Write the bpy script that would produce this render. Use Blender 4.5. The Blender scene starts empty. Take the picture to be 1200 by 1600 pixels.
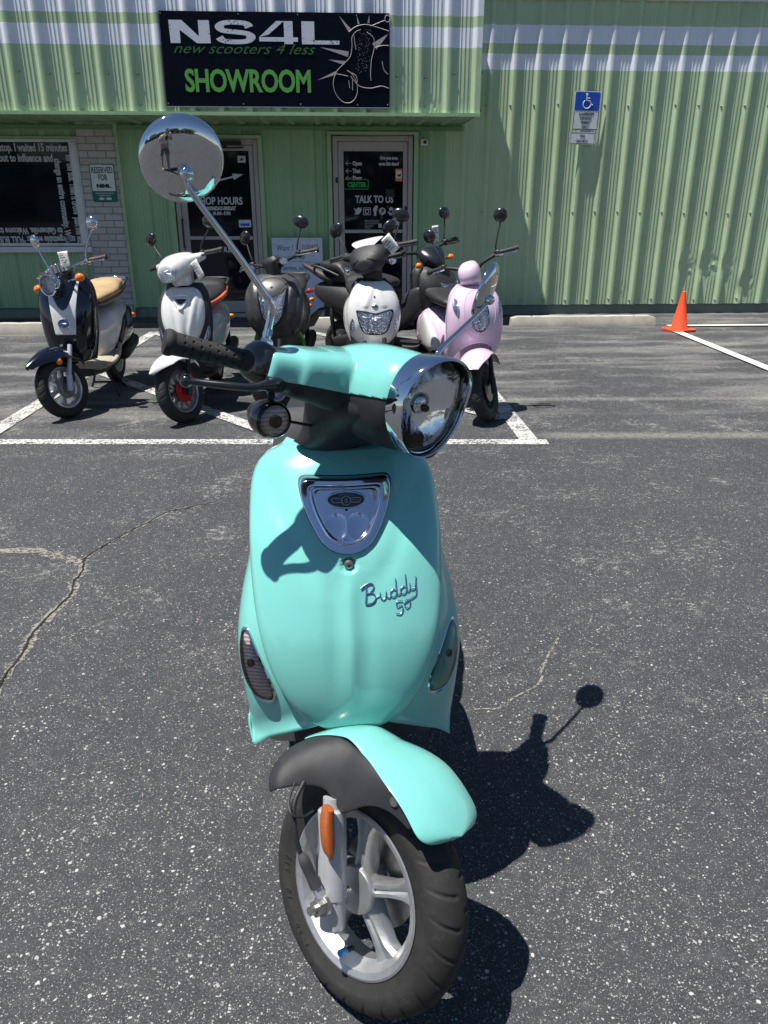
import bpy, bmesh, random, math
from math import sin, cos, pi, radians, sqrt, atan
from mathutils import Matrix, Vector
random.seed(4)
sc = bpy.context.scene
col = sc.collection
# ---------------------------------------------------------------- camera, world, sun, exposure
CAM_H = 1.35
cd = bpy.data.cameras.new('camera'); cam = bpy.data.objects.new('camera', cd); col.objects.link(cam)
cd.sensor_fit = 'VERTICAL'; cd.sensor_height = 24; cd.lens = 18.0; cd.clip_start = .01; cd.clip_end = 3000
cam.location = (0, 0, CAM_H); cam.rotation_euler = (radians(90)-atan(.4), 0, radians(-3))
sc.camera = cam
SUN_TO = Vector((-.33, -.085, 1)).normalized()
w = bpy.data.worlds.new('World'); sc.world = w; w.use_nodes = True
nt = w.node_tree; nt.nodes.clear()
sky = nt.nodes.new('ShaderNodeTexSky'); sky.sky_type = 'NISHITA'; sky.sun_disc = False
sky.sun_elevation = math.asin(SUN_TO.z); sky.sun_rotation = math.atan2(SUN_TO.x, SUN_TO.y); sky.air_density = 1.0; sky.dust_density = .1; sky.ozone_density = 3.5
bg = nt.nodes.new('ShaderNodeBackground'); bg.inputs[1].default_value = .055
wo = nt.nodes.new('ShaderNodeOutputWorld'); nt.links.new(sky.outputs[0], bg.inputs[0]); nt.links.new(bg.outputs[0], wo.inputs[0])
ld = bpy.data.lights.new('sun', 'SUN'); ld.energy = 5.0; ld.angle = radians(.5); ld.color = (1, .955, .88)
sun = bpy.data.objects.new('sun', ld); col.objects.link(sun); sun.rotation_euler = SUN_TO.to_track_quat('Z', 'Y').to_euler()
vs = sc.view_settings; vs.view_transform = 'Standard'; vs.look = 'None'; vs.gamma = 1; vs.use_curve_mapping = False; vs.exposure = .82
sc.cycles.max_bounces = 8; sc.cycles.transparent_max_bounces = 8; sc.cycles.glossy_bounces = 5; sc.cycles.transmission_bounces = 6
# ---------------------------------------------------------------- materials
def newmat(name):
    m = bpy.data.materials.new(name); m.use_nodes = True; n = m.node_tree
    return m, n, n.nodes['Principled BSDF']
def N(n, t, **k):
    x = n.nodes.new(t)
    for a, b in k.items(): setattr(x, a, b)
    return x
def val(n, sock, v):
    if hasattr(v, 'is_linked'): n.links.new(v, sock)
    else: sock.default_value = v
def math_(n, op, a, b=0., c=None, clamp=False):
    x = N(n, 'ShaderNodeMath', operation=op, use_clamp=clamp); val(n, x.inputs[0], a); val(n, x.inputs[1], b)
    if c is not None: val(n, x.inputs[2], c)
    return x.outputs[0]
def mix(n, f, a, b):
    x = N(n, 'ShaderNodeMix', data_type='RGBA'); val(n, x.inputs[0], f)
    for s, v in ((x.inputs[6], a), (x.inputs[7], b)):
        if isinstance(v, (tuple, list)): s.default_value = tuple(v)[:3]+(1,)
        else: n.links.new(v, s)
    return x.outputs[2]
def noise(n, vec, scale, detail=3, rough=.5, scl=None):
    if scl:
        mp = N(n, 'ShaderNodeMapping'); mp.inputs['Scale'].default_value = scl; n.links.new(vec, mp.inputs[0]); vec = mp.outputs[0]
    x = N(n, 'ShaderNodeTexNoise'); x.inputs['Scale'].default_value = scale; x.inputs['Detail'].default_value = detail; x.inputs['Roughness'].default_value = rough
    n.links.new(vec, x.inputs['Vector']); return x.outputs['Fac']
def ramp(n, f, lo, hi):
    x = N(n, 'ShaderNodeMapRange', clamp=True); val(n, x.inputs[0], f); x.inputs[1].default_value = lo; x.inputs[2].default_value = hi
    return x.outputs[0]
def objco(n): return N(n, 'ShaderNodeTexCoord').outputs['Object']
def bump(n, bs, h, strength=.3, dist=.01):
    b = N(n, 'ShaderNodeBump'); b.inputs['Strength'].default_value = strength; b.inputs['Distance'].default_value = dist
    n.links.new(h, b.inputs['Height']); n.links.new(b.outputs[0], bs.inputs['Normal'])
def P(name, c, rough=.5, metal=0., coat=0., spec=.5, vary=.12, nscale=9., bm=0., bscale=400., dirt=0., dcol=(.25, .22, .18), trans=0., ior=1.45, rv=.1):
    m, n, b = newmat(name); co = objco(n)
    f = noise(n, co, nscale, 4, .6)
    a = [max(0, x*(1-vary)) for x in c]; d = [min(1, x*(1+vary)) for x in c]
    cc = mix(n, ramp(n, f, .3, .7), a, d)
    if dirt:
        g = noise(n, co, nscale*3.1, 8, .7); cc = mix(n, math_(n, 'MULTIPLY', ramp(n, g, .55, .75), dirt), cc, dcol)
    n.links.new(cc, b.inputs['Base Color'])
    r2 = ramp(n, noise(n, co, nscale*2.3, 5, .65), .3, .7)
    n.links.new(math_(n, 'MULTIPLY_ADD', r2, rv*rough*2, rough*(1-rv)), b.inputs['Roughness'])
    b.inputs['Metallic'].default_value = metal; b.inputs['Coat Weight'].default_value = coat; b.inputs['Coat Roughness'].default_value = .02
    b.inputs['Specular IOR Level'].default_value = spec; b.inputs['Transmission Weight'].default_value = trans; b.inputs['IOR'].default_value = ior
    if bm: bump(n, b, noise(n, co, bscale, 3, .6), bm, .002)
    return m
M = {}
M['teal'] = P('teal_paint', (.160, .475, .435), .2, coat=1., vary=.03, nscale=5, rv=.15, dirt=.05, dcol=(.2, .42, .36))
M['lilac'] = P('lilac_paint', (.60, .45, .58), .3, coat=1., vary=.04)
M['white'] = P('white_paint', (.62, .62, .61), .28, coat=1., vary=.03)
M['navy'] = P('black_gloss_paint', (.003, .004, .011), .15, coat=.8, spec=.3, vary=.1)
M['grey'] = P('matte_grey_paint', (.042, .043, .046), .42, vary=.1, coat=.15)
M['black'] = P('black_paint', (.008, .009, .011), .25, coat=.8)
M['plastic'] = P('black_plastic', (.014, .015, .018), .5, vary=.2, bm=.25, bscale=900, rv=.2)
M['hplastic'] = P('matte_black_plastic', (.02, .021, .024), .55, vary=.15, bm=.3, bscale=1400, dirt=.35, dcol=(.05, .048, .045))
M['gplastic'] = P('grey_plastic', (.05, .05, .052), .6, vary=.15, bm=.3, bscale=1200, dirt=.3, dcol=(.09, .085, .08))
M['rubber'] = P('tyre_rubber', (.017, .0165, .016), .72, vary=.25, nscale=20, bm=.4, bscale=600, dirt=.5, dcol=(.055, .05, .042))
M['grip'] = P('grip_rubber', (.016, .015, .016), .6, bm=.5, bscale=1500, dirt=.35, dcol=(.06, .055, .05))
M['chrome'] = P('chrome', (.62, .635, .66), .04, metal=1, vary=.02, rv=.3)
M['mirror'] = P('mirror_glass', (.85, .87, .88), .01, metal=1, vary=.01)
M['alu'] = P('cast_aluminium', (.46, .47, .48), .42, metal=.85, vary=.1, nscale=30, bm=.3, bscale=700, dirt=.5, dcol=(.30, .26, .2))
M['fork'] = P('fork_silver', (.50, .51, .54), .38, metal=.45, vary=.06, bm=.15, bscale=900, dirt=.25, dcol=(.3, .27, .23))
M['steel'] = P('steel', (.35, .34, .33), .35, metal=.9, vary=.15, nscale=30, dirt=.4, dcol=(.2, .14, .1))
M['dark'] = P('dark_metal', (.02, .02, .022), .5, metal=.3, vary=.3, nscale=30, dirt=.4, dcol=(.07, .06, .05))
M['seat'] = P('seat_vinyl', (.016, .016, .018), .5, bm=.4, bscale=500)
M['tan'] = P('tan_vinyl', (.36, .25, .13), .5, bm=.3, bscale=500)
M['brown'] = P('brown_vinyl', (.055, .03, .022), .5, bm=.3, bscale=500)
M['coral'] = P('coral_vinyl', (.70, .14, .07), .5, bm=.3, bscale=500)
M['red'] = P('red_plastic', (.45, .01, .01), .2, coat=1)
M['amber'] = P('amber_lens', (.75, .16, .01), .15, coat=1, vary=.3, nscale=60)
M['amberr'] = P('amber_reflector', (.34, .08, .012), .25, coat=.6, vary=.4, nscale=500, bm=.8, bscale=800)
M['blue'] = P('blue_cap', (.05, .30, .75), .4)
M['paper'] = P('paper_tag', (.7, .7, .68), .8, vary=.03)
M['green'] = P('green_plastic', (.03, .3, .03), .4)
M['orange'] = P('traffic_orange', (.85, .075, .02), .55, vary=.06, dirt=.3, dcol=(.3, .08, .05))
M['silverp'] = P('silver_paint', (.45, .46, .48), .3, metal=.6, coat=.5)
M['floorp'] = P('beige_floor_plastic', (.33, .30, .23), .6, bm=.3, bscale=500)
def glassmat(name, tint=(1, 1, 1), rough=0., ior=1.5):
    m, n, b = newmat(name); n.nodes.remove(b); out = n.nodes['Material Output']
    tr = N(n, 'ShaderNodeBsdfTransparent'); tr.inputs[0].default_value = tuple(tint)+(1,)
    gl = N(n, 'ShaderNodeBsdfGlossy'); gl.inputs['Roughness'].default_value = rough+.015
    fr = N(n, 'ShaderNodeFresnel'); fr.inputs[0].default_value = ior
    mx = N(n, 'ShaderNodeMixShader'); n.links.new(fr.outputs[0], mx.inputs[0]); n.links.new(tr.outputs[0], mx.inputs[1]); n.links.new(gl.outputs[0], mx.inputs[2])
    n.links.new(mx.outputs[0], out.inputs[0]); return m
M['lens'] = glassmat('clear_lens', (.95, .96, .97))
M['lens2'] = glassmat('patterned_lens', (.97, .98, 1), ior=1.16)
M['smoke'] = glassmat('smoked_lens', (.86, .83, .82))
def refl():
    m, n, b = newmat('headlamp_reflector'); co = objco(n)
    v = N(n, 'ShaderNodeTexVoronoi'); v.inputs['Scale'].default_value = 95; n.links.new(co, v.inputs['Vector'])
    b.inputs['Metallic'].default_value = 1; b.inputs['Base Color'].default_value = (.78, .81, .86, 1); b.inputs['Roughness'].default_value = .07
    bump(n, b, v.outputs['Distance'], .9, .012); return m
M['refl'] = refl()
def reflc():
    m, n, b = newmat('fluted_reflector'); co = objco(n)
    wv = N(n, 'ShaderNodeTexWave', wave_type='BANDS', bands_direction='X'); wv.inputs['Scale'].default_value = 14; wv.inputs['Distortion'].default_value = 1.2; wv.inputs['Detail Scale'].default_value = 12; n.links.new(co, wv.inputs['Vector'])
    v = N(n, 'ShaderNodeTexVoronoi'); v.inputs['Scale'].default_value = 30; n.links.new(co, v.inputs['Vector'])
    b.inputs['Metallic'].default_value = 1; b.inputs['Base Color'].default_value = (.90, .92, .95, 1); b.inputs['Roughness'].default_value = .035
    bump(n, b, math_(n, 'MULTIPLY_ADD', wv.outputs['Fac'], .35, v.outputs['Distance']), .08, .02); return m
M['reflc'] = reflc()
def sigint():
    m, n, b = newmat('signal_interior'); co = objco(n)
    wv = N(n, 'ShaderNodeTexWave', wave_type='RINGS'); wv.inputs['Scale'].default_value = 45; wv.inputs['Distortion'].default_value = 2.5; n.links.new(co, wv.inputs['Vector'])
    n.links.new(mix(n, wv.outputs['Fac'], (.42, .34, .33), (.72, .64, .62)), b.inputs['Base Color']); b.inputs['Metallic'].default_value = .1; b.inputs['Roughness'].default_value = .25
    bump(n, b, wv.outputs['Fac'], .25, .003); return m
M['sigint'] = sigint()
def glassdark():
    m, n, b = newmat('dark_window_glass'); co = objco(n)
    n.links.new(mix(n, ramp(n, noise(n, co, 1.4, 3), .35, .7), (.003, .004, .006), (.012, .014, .02)), b.inputs['Base Color'])
    b.inputs['Roughness'].default_value = .04; b.inputs['Specular IOR Level'].default_value = .28
    return m
M['glass'] = glassdark()
def painted(name, base, bands=(), white=(.72, .75, .80), rough=.45, dirt=.25):
    """painted sheet metal; bands of white paint given by height"""
    m, n, b = newmat(name); co = objco(n); sp = N(n, 'ShaderNodeSeparateXYZ'); n.links.new(co, sp.inputs[0])
    c = mix(n, ramp(n, noise(n, co, 1.3, 5, .6), .3, .7), [x*.9 for x in base], [min(1, x*1.08) for x in base])
    mask = 0.
    for z0, z1 in bands:
        k = math_(n, 'MULTIPLY', math_(n, 'GREATER_THAN', sp.outputs[2], z0), math_(n, 'LESS_THAN', sp.outputs[2], z1))
        mask = k if mask == 0. else math_(n, 'ADD', mask, k)
    if bands: c = mix(n, mask, c, white)
    g = noise(n, co, 6, 8, .75, (1, 1, .35)); c = mix(n, math_(n, 'MULTIPLY', ramp(n, g, .52, .75), dirt), c, [x*.55+.03 for x in base])
    n.links.new(c, b.inputs['Base Color']); b.inputs['Roughness'].default_value = rough
    bump(n, b, noise(n, co, 7, 4, .6, (3, 1, .35)), .35, .012)
    return m
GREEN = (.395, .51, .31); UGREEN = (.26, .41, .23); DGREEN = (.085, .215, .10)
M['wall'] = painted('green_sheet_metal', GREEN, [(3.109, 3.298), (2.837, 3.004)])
M['uwall'] = painted('green_wall_with_canopy_shade', UGREEN)  # wall and soffit green, darkened in the colour for shade under the canopy
M['canopy'] = painted('green_canopy_metal', GREEN, [(3.155, 3.9), (2.872, 3.056)])
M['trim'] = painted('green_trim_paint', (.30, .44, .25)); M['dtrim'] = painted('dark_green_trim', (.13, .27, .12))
M['found'] = painted('foundation_concrete', (.16, .20, .16), dirt=.7, rough=.9)
M['sfoot'] = M['found']
M['frame'] = painted('door_frame_paint', (.36, .33, .32), dirt=.5)
M['winframe'] = P('window_aluminium', (.55, .56, .58), .4, metal=.2)
M['sign'] = P('sign_black', (.002, .003, .009), .35, spec=.12, vary=.3, nscale=3)
M['signw'] = None
def worn(name, c, sc_=55, th=.62, hole=(.004, .006, .014)):
    m, n, b = newmat(name); co = objco(n)
    f = noise(n, co, sc_, 6, .7); f2 = noise(n, co, 6, 2); k = ramp(n, math_(n, 'MULTIPLY', f, math_(n, 'ADD', f2, .5)), th, th+.02)
    n.links.new(mix(n, k, c, hole), b.inputs['Base Color']); b.inputs['Roughness'].default_value = .4; return m
M['signw'] = worn('sign_white_letters', (.60, .62, .68))
M['signg'] = P('sign_green_letters', (.10, .36, .06), .4, vary=.05); M['signg2'] = P('sign_dark_green_script', (.03, .13, .025), .4)
M['vinyl'] = P('white_vinyl', (.42, .44, .46), .6, vary=.05); M['vinyl2'] = P('faded_vinyl', (.17, .18, .19), .6)
M['glow'] = P('silver_outline', (.38, .34, .36), .5)
M['neon'] = P('neon_green', (.02, .30, .06), .5)
M['hcblue'] = P('sign_blue', (.01, .07, .42), .35); M['signface'] = P('sign_white', (.62, .64, .66), .4); M['ink'] = P('black_ink', (.012, .012, .014), .5)
M['rgreen'] = P('sign_dark_green', (.0, .12, .09), .4); M['wboard'] = P('whiteboard', (.50, .56, .70), .35); M['marker'] = P('marker_ink', (.06, .08, .14), .6); M['markerr'] = P('red_marker_ink', (.35, .06, .06), .6)
def brick():
    m, n, b = newmat('white_painted_brick'); co = objco(n)
    mp = N(n, 'ShaderNodeMapping'); mp.inputs['Rotation'].default_value = (radians(90), 0, 0); n.links.new(co, mp.inputs[0])
    t = N(n, 'ShaderNodeTexBrick'); n.links.new(mp.outputs[0], t.inputs[0])
    t.inputs['Scale'].default_value = 1; t.inputs['Brick Width'].default_value = .215; t.inputs['Row Height'].default_value = .078; t.inputs['Mortar Size'].default_value = .006
    t.inputs['Color1'].default_value = (.40, .39, .37, 1); t.inputs['Color2'].default_value = (.46, .45, .43, 1); t.inputs['Mortar'].default_value = (.22, .22, .21, 1)
    n.links.new(mix(n, math_(n, 'MULTIPLY', ramp(n, noise(n, co, 14, 6, .7), .5, .75), .4), t.outputs['Color'], (.2, .2, .18)), b.inputs['Base Color']); b.inputs['Roughness'].default_value = .8
    h = math_(n, 'MULTIPLY_ADD', t.outputs['Fac'], -1., noise(n, co, 60, 3)); bump(n, b, h, .7, .01); return m
M['brick'] = brick()
def asphalt():
    m, n, b = newmat('asphalt'); co = objco(n); sp = N(n, 'ShaderNodeSeparateXYZ'); n.links.new(co, sp.inputs[0]); X, Y = sp.outputs[0], sp.outputs[1]
    big = noise(n, co, .9, 4, .6); fine = noise(n, co, 260, 3, .7); mid = noise(n, co, 22, 4, .6)
    c = mix(n, ramp(n, fine, .33, .68), (.0055, .0066, .009), (.053, .058, .066)); c = mix(n, math_(n, 'MULTIPLY', ramp(n, mid, .5, .7), .4), c, (.080, .082, .086))
    c = mix(n, math_(n, 'MULTIPLY', ramp(n, big, .35, .75), .45), c, (.05, .052, .055))
    g3 = noise(n, co, 120, 2, .6); c = mix(n, math_(n, 'MULTIPLY', ramp(n, g3, .6, .7), .4), c, (.10, .10, .10))
    far = ramp(n, Y, 4.6, 5.6)
    # dusty, worn patches near the bays, streaked across the lot
    d1 = noise(n, co, 1.6, 6, .65, (.45, 1.6, 1)); d2 = noise(n, co, 30, 4, .7)
    dm = math_(n, 'MULTIPLY', ramp(n, math_(n, 'ADD', d1, math_(n, 'MULTIPLY', math_(n, 'SUBTRACT', d2, .5), .35)), .47, .68), far)
    c = mix(n, math_(n, 'MULTIPLY', dm, .85), c, (.19, .187, .178))
    # old scraped bands
    for y0, sl, wd, x0, st in ((5.62, -.03, .05, 1.2, .5), (4.68, -.05, .07, 1.25, .6), (6.9, .02, .06, 1.6, .35)):
        dd = math_(n, 'ABSOLUTE', math_(n, 'SUBTRACT', math_(n, 'MULTIPLY_ADD', X, -sl, Y), y0))
        k = math_(n, 'MULTIPLY', math_(n, 'SUBTRACT', 1., ramp(n, dd, wd*.4, wd*1.4)), ramp(n, X, x0-.1, x0+.1))
        k = math_(n, 'MULTIPLY', k, ramp(n, d2, .3, .55)); c = mix(n, math_(n, 'MULTIPLY', k, st), c, (.22, .21, .19))
    h = math_(n, 'MULTIPLY', fine, .6)
    # light aggregate chips, in loose clusters
    clus = noise(n, co, 2.6, 3, .6); clus2 = noise(n, co, 9, 2)
    for scale, th, rad, a in ((95, .962, .40, .9), (150, .93, .42, .85), (240, .86, .45, .7), (420, .80, .5, .55)):
        wv = noise(n, co, scale*1.7, 2); vm = N(n, 'ShaderNodeVectorMath', operation='MULTIPLY_ADD'); cb = N(n, 'ShaderNodeCombineXYZ'); n.links.new(wv, cb.inputs[0]); n.links.new(noise(n, co, scale*1.3, 2), cb.inputs[1])
        n.links.new(cb.outputs[0], vm.inputs[0]); vm.inputs[1].default_value = (.7/scale,)*3; n.links.new(co, vm.inputs[2])
        v = N(n, 'ShaderNodeTexVoronoi'); v.inputs['Scale'].default_value = scale; v.voronoi_dimensions = '2D'; n.links.new(vm.outputs[0], v.inputs['Vector'])
        s = N(n, 'ShaderNodeSeparateColor'); n.links.new(v.outputs['Color'], s.inputs[0])
        t = math_(n, 'SUBTRACT', th, math_(n, 'MULTIPLY', math_(n, 'MULTIPLY', ramp(n, clus, .42, .75), ramp(n, clus2, .35, .65)), .16))
        k = math_(n, 'MULTIPLY', math_(n, 'GREATER_THAN', s.outputs[0], t), math_(n, 'LESS_THAN', v.outputs['Distance'], math_(n, 'MULTIPLY', s.outputs[1], rad)))
        c = mix(n, math_(n, 'MULTIPLY', k, math_(n, 'MULTIPLY', a, math_(n, 'MULTIPLY_ADD', s.outputs[2], .5, .5))), c, (.46, .455, .44))
        h = math_(n, 'ADD', h, math_(n, 'MULTIPLY', k, .35))
    pt = noise(n, co, 34, 6, .8, (.6, 1, 1)); pm = math_(n, 'MULTIPLY', ramp(n, math_(n, 'ADD', pt, math_(n, 'MULTIPLY', math_(n, 'SUBTRACT', clus, .5), .6)), .60, .66), math_(n, 'MULTIPLY', ramp(n, fine, .40, .55), ramp(n, Y, 1.4, 3.0)))
    c = mix(n, math_(n, 'MULTIPLY', pm, .75), c, (.32, .315, .30))
    n.links.new(c, b.inputs['Base Color']); b.inputs['Roughness'].default_value = .72; b.inputs['Specular IOR Level'].default_value = .35
    bump(n, b, h, .75, .006); return m
M['asphalt'] = asphalt()
def linepaint(name, c, wear=.5):
    m, n, b = newmat(name); co = objco(n)
    f = noise(n, co, 70, 6, .75); g = noise(n, co, 5, 4, .6); k = ramp(n, math_(n, 'ADD', f, math_(n, 'MULTIPLY', g, .35)), .84-.18*wear, .90-.16*wear)
    n.links.new(mix(n, g, [x*.8 for x in c], c), b.inputs['Base Color']); b.inputs['Roughness'].default_value = .8; bump(n, b, f, .5, .004)
    n.links.new(math_(n, 'SUBTRACT', 1., k), b.inputs['Alpha']); return m
M['line'] = linepaint('worn_white_line_paint', (.50, .50, .48), 1.0); M['line2'] = linepaint('white_line_paint', (.60, .60, .58), .2)
M['crack'] = P('crack_dirt', (.012, .011, .010), .95, vary=.3, nscale=60); M['sand'] = linepaint('crack_sand', (.22, .205, .18), 1.0)
M['conc'] = P('concrete', (.36, .34, .29), .9, vary=.18, nscale=6, bm=.6, bscale=120, dirt=.5, dcol=(.18, .16, .13))
M['skin'] = P('skin', (.42, .24, .17), .5, vary=.05); M['shirt'] = P('white_cotton', (.6, .6, .6), .8); M['shorts'] = P('grey_cotton', (.12, .13, .15), .8); M['cap'] = P('dark_cap', (.02, .02, .03), .7)
M['leaf'] = P('foliage', (.045, .075, .02), .6, vary=.5, nscale=1.5)
# ---------------------------------------------------------------- mesh helpers
def cr(pts, n):
    """Catmull-Rom resampling of a list of equal-length tuples"""
    L = len(pts)
    if L < 3: n = max(n, 1)
    out = []
    for i in range(L-1):
        p0 = pts[max(i-1, 0)]; p1 = pts[i]; p2 = pts[i+1]; p3 = pts[min(i+2, L-1)]
        for k in range(n):
            t = k/n
            out.append(tuple(.5*((2*b)+(-a+c)*t+(2*a-5*b+4*c-d)*t*t+(-a+3*b-3*c+d)*t**3) for a, b, c, d in zip(p0, p1, p2, p3)))
    out.append(tuple(pts[-1])); return out
def tab(z, t):
    """smooth lookup in a table [(z, value), ...] sorted by z"""
    if z <= t[0][0]: return t[0][1]
    if z >= t[-1][0]: return t[-1][1]
    for i in range(len(t)-1):
        if t[i][0] <= z <= t[i+1][0]:
            z0, v0 = t[i]; z1, v1 = t[i+1]
            def sl(a, b): return (t[b][1]-t[a][1])/(t[b][0]-t[a][0])
            m0 = sl(max(i-1, 0), i+1); m1 = sl(i, min(i+2, len(t)-1)); h = z1-z0; s = (z-z0)/h
            return (2*s**3-3*s*s+1)*v0+(s**3-2*s*s+s)*h*m0+(-2*s**3+3*s*s)*v1+(s**3-s*s)*h*m1
class B:
    def __init__(s, mat=None): s.v = []; s.f = []; s.M = mat or Matrix()
    def add(s, vs_, fs):
        o = len(s.v); s.v += [s.M @ Vector(p) for p in vs_]; s.f += [tuple(i+o for i in f) for f in fs]; return s
    def grid(s, rows, closed=False, caps=False):
        nu = len(rows[0]); vs_ = [p for r in rows for p in r]; fs = []
        for i in range(len(rows)-1):
            for j in range(nu if closed else nu-1):
                k = (j+1) % nu; fs.append((i*nu+j, i*nu+k, (i+1)*nu+k, (i+1)*nu+j))
        if caps: fs.append(tuple(range(nu))[::-1]); fs.append(tuple((len(rows)-1)*nu+j for j in range(nu)))
        return s.add(vs_, fs)
    def surf(s, fn, nu, nv, closed=False):
        return s.grid([[fn(j/(nu if closed else nu-1), i/(nv-1)) for j in range(nu)] for i in range(nv)], closed)
    def box(s, x0, x1, y0, y1, z0, z1, m=None):
        vs_ = [(x, y, z) for z in (z0, z1) for y in (y0, y1) for x in (x0, x1)]
        if m: vs_ = [m @ Vector(p) for p in vs_]
        return s.add(vs_, [(0, 2, 3, 1), (4, 5, 7, 6), (0, 1, 5, 4), (2, 6, 7, 3), (0, 4, 6, 2), (1, 3, 7, 5)])
    def tube(s, pts, r, n=12, res=6, smooth=True):
        rr = r if isinstance(r, (list, tuple)) else [r]*len(pts)
        q = [tuple(p)+(k,) for p, k in zip(pts, rr)]
        q = cr(q, res) if smooth and len(q) > 2 else q
        rows = []; up = None
        for i, p in enumerate(q):
            a = Vector(q[max(i-1, 0)][:3]); c = Vector(q[min(i+1, len(q)-1)][:3]); t = (c-a).normalized()
            if up is None: up = t.orthogonal().normalized()
            up = (up-t*up.dot(t)).normalized(); sd = t.cross(up)
            rows.append([Vector(p[:3])+(up*cos(2*pi*j/n)+sd*sin(2*pi*j/n))*p[3] for j in range(n)])
        return s.grid(rows, True, True)
    def loft(s, ax, secs, n=28, res=5, e=2., a0=0., a1=2*pi, caps=True):
        """secs: (t, c1, c2, r1, r2) along axis ax ('x','y','z')"""
        rows = []; cl = abs(a1-a0-2*pi) < 1e-6
        for t, c1, c2, r1, r2 in cr(secs, res):
            row = []
            for j in range(n):
                a = a0+(a1-a0)*j/(n if cl else n-1); cc, ss = cos(a), sin(a)
                p = c1+r1*math.copysign(abs(cc)**(2/e), cc); q = c2+r2*math.copysign(abs(ss)**(2/e), ss)
                row.append({'x': (t, p, q), 'y': (p, t, q), 'z': (p, q, t)}[ax])
            rows.append(row)
        return s.grid(rows, cl, caps and cl)
    def lathe(s, prof, c, axis='x', n=32, sx=1., a0=0., a1=2*pi):
        """prof: (along, radius) list revolved round an axis through c"""
        cl = abs(a1-a0-2*pi) < 1e-6; rows = []
        for t, r in prof:
            row = []
            for j in range(n):
                a = a0+(a1-a0)*j/(n if cl else n-1); p, q = r*cos(a), r*sin(a)*sx
                row.append({'x': (c[0]+t, c[1]+p, c[2]+q), 'y': (c[0]+p, c[1]+t, c[2]+q), 'z': (c[0]+p, c[1]+q, c[2]+t)}[axis])
            rows.append(row)
        return s.grid(rows, cl)
    def ball(s, c, r, n=14, m=10):
        if not isinstance(r, (tuple, list)): r = (r, r, r)
        return s.surf(lambda u, v: (c[0]+r[0]*sin(pi*v)*cos(2*pi*u), c[1]+r[1]*sin(pi*v)*sin(2*pi*u), c[2]+r[2]*cos(pi*v)), n, m, True)
    def build(s, name, mat, parent=None, smooth=40, bevel=0, solid=0, sub=0, off=-1):
        me = bpy.data.meshes.new(name); me.from_pydata([tuple(p) for p in s.v], [], s.f)
        bm = bmesh.new(); bm.from_mesh(me); bmesh.ops.remove_doubles(bm, verts=bm.verts, dist=1e-5)
        bmesh.ops.recalc_face_normals(bm, faces=bm.faces); bm.to_mesh(me); bm.free()
        return fin(name, me, mat, parent, smooth, bevel, solid, sub, off)
def fin(name, me, mat, parent=None, smooth=40, bevel=0, solid=0, sub=0, off=-1):
    me.materials.append(M[mat] if isinstance(mat, str) else mat)
    if smooth: me.polygons.foreach_set('use_smooth', [True]*len(me.polygons)); me.set_sharp_from_angle(angle=radians(smooth))
    o = bpy.data.objects.new(name, me); col.objects.link(o)
    if solid: md = o.modifiers.new('solid', 'SOLIDIFY'); md.thickness = solid; md.offset = off
    if sub: md = o.modifiers.new('sub', 'SUBSURF'); md.levels = md.render_levels = sub
    if bevel: md = o.modifiers.new('bevel', 'BEVEL'); md.width = bevel; md.segments = 2; md.limit_method = 'ANGLE'
    if parent: o.parent = parent
    return o
def empty(name, loc=(0, 0, 0), rz=0.): 
    o = bpy.data.objects.new(name, None); o.empty_display_size = .1; col.objects.link(o); o.location = loc; o.rotation_euler = (0, 0, rz); return o
def tag(o, label=None, cat=None, group=None, kind=None):
    if label: o['label'] = label
    if cat: o['category'] = cat
    if group: o['group'] = group
    if kind: o['kind'] = kind
    return o
def blend(b, voxel=.005, it=6, mat=None):
    """voxel-blend the shapes of a builder into one smooth skin; returns a bmesh"""
    me = bpy.data.meshes.new('tmp'); me.from_pydata([tuple(p) for p in b.v], [], b.f)
    bm = bmesh.new(); bm.from_mesh(me); bmesh.ops.remove_doubles(bm, verts=bm.verts, dist=1e-5); bmesh.ops.recalc_face_normals(bm, faces=bm.faces); bm.to_mesh(me); bm.free()
    o = bpy.data.objects.new('tmp', me); col.objects.link(o)
    r = o.modifiers.new('r', 'REMESH'); r.mode = 'VOXEL'; r.voxel_size = voxel
    k = o.modifiers.new('s', 'SMOOTH'); k.iterations = it; k.factor = .6
    dg = bpy.context.evaluated_depsgraph_get(); ev = o.evaluated_get(dg); m2 = bpy.data.meshes.new_from_object(ev)
    out = bmesh.new(); out.from_mesh(m2); bpy.data.objects.remove(o); bpy.data.meshes.remove(me); bpy.data.meshes.remove(m2); return out
def bm_obj(bm, name, mat, parent, Mx=None, inflate=0, cut=None, smooth=50, solid=0):
    """object from a copy of a bmesh; cut=(point, normal) keeps the side the normal points to"""
    b2 = bm.copy()
    if cut: bmesh.ops.bisect_plane(b2, geom=b2.verts[:]+b2.edges[:]+b2.faces[:], plane_co=cut[0], plane_no=cut[1], clear_inner=True)
    b2.normal_update()
    if inflate:
        for v in b2.verts: v.co += v.normal*inflate
    if Mx is not None: b2.transform(Mx)
    me = bpy.data.meshes.new(name); b2.to_mesh(me); b2.free()
    return fin(name, me, mat, parent, smooth, solid=solid)
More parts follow.
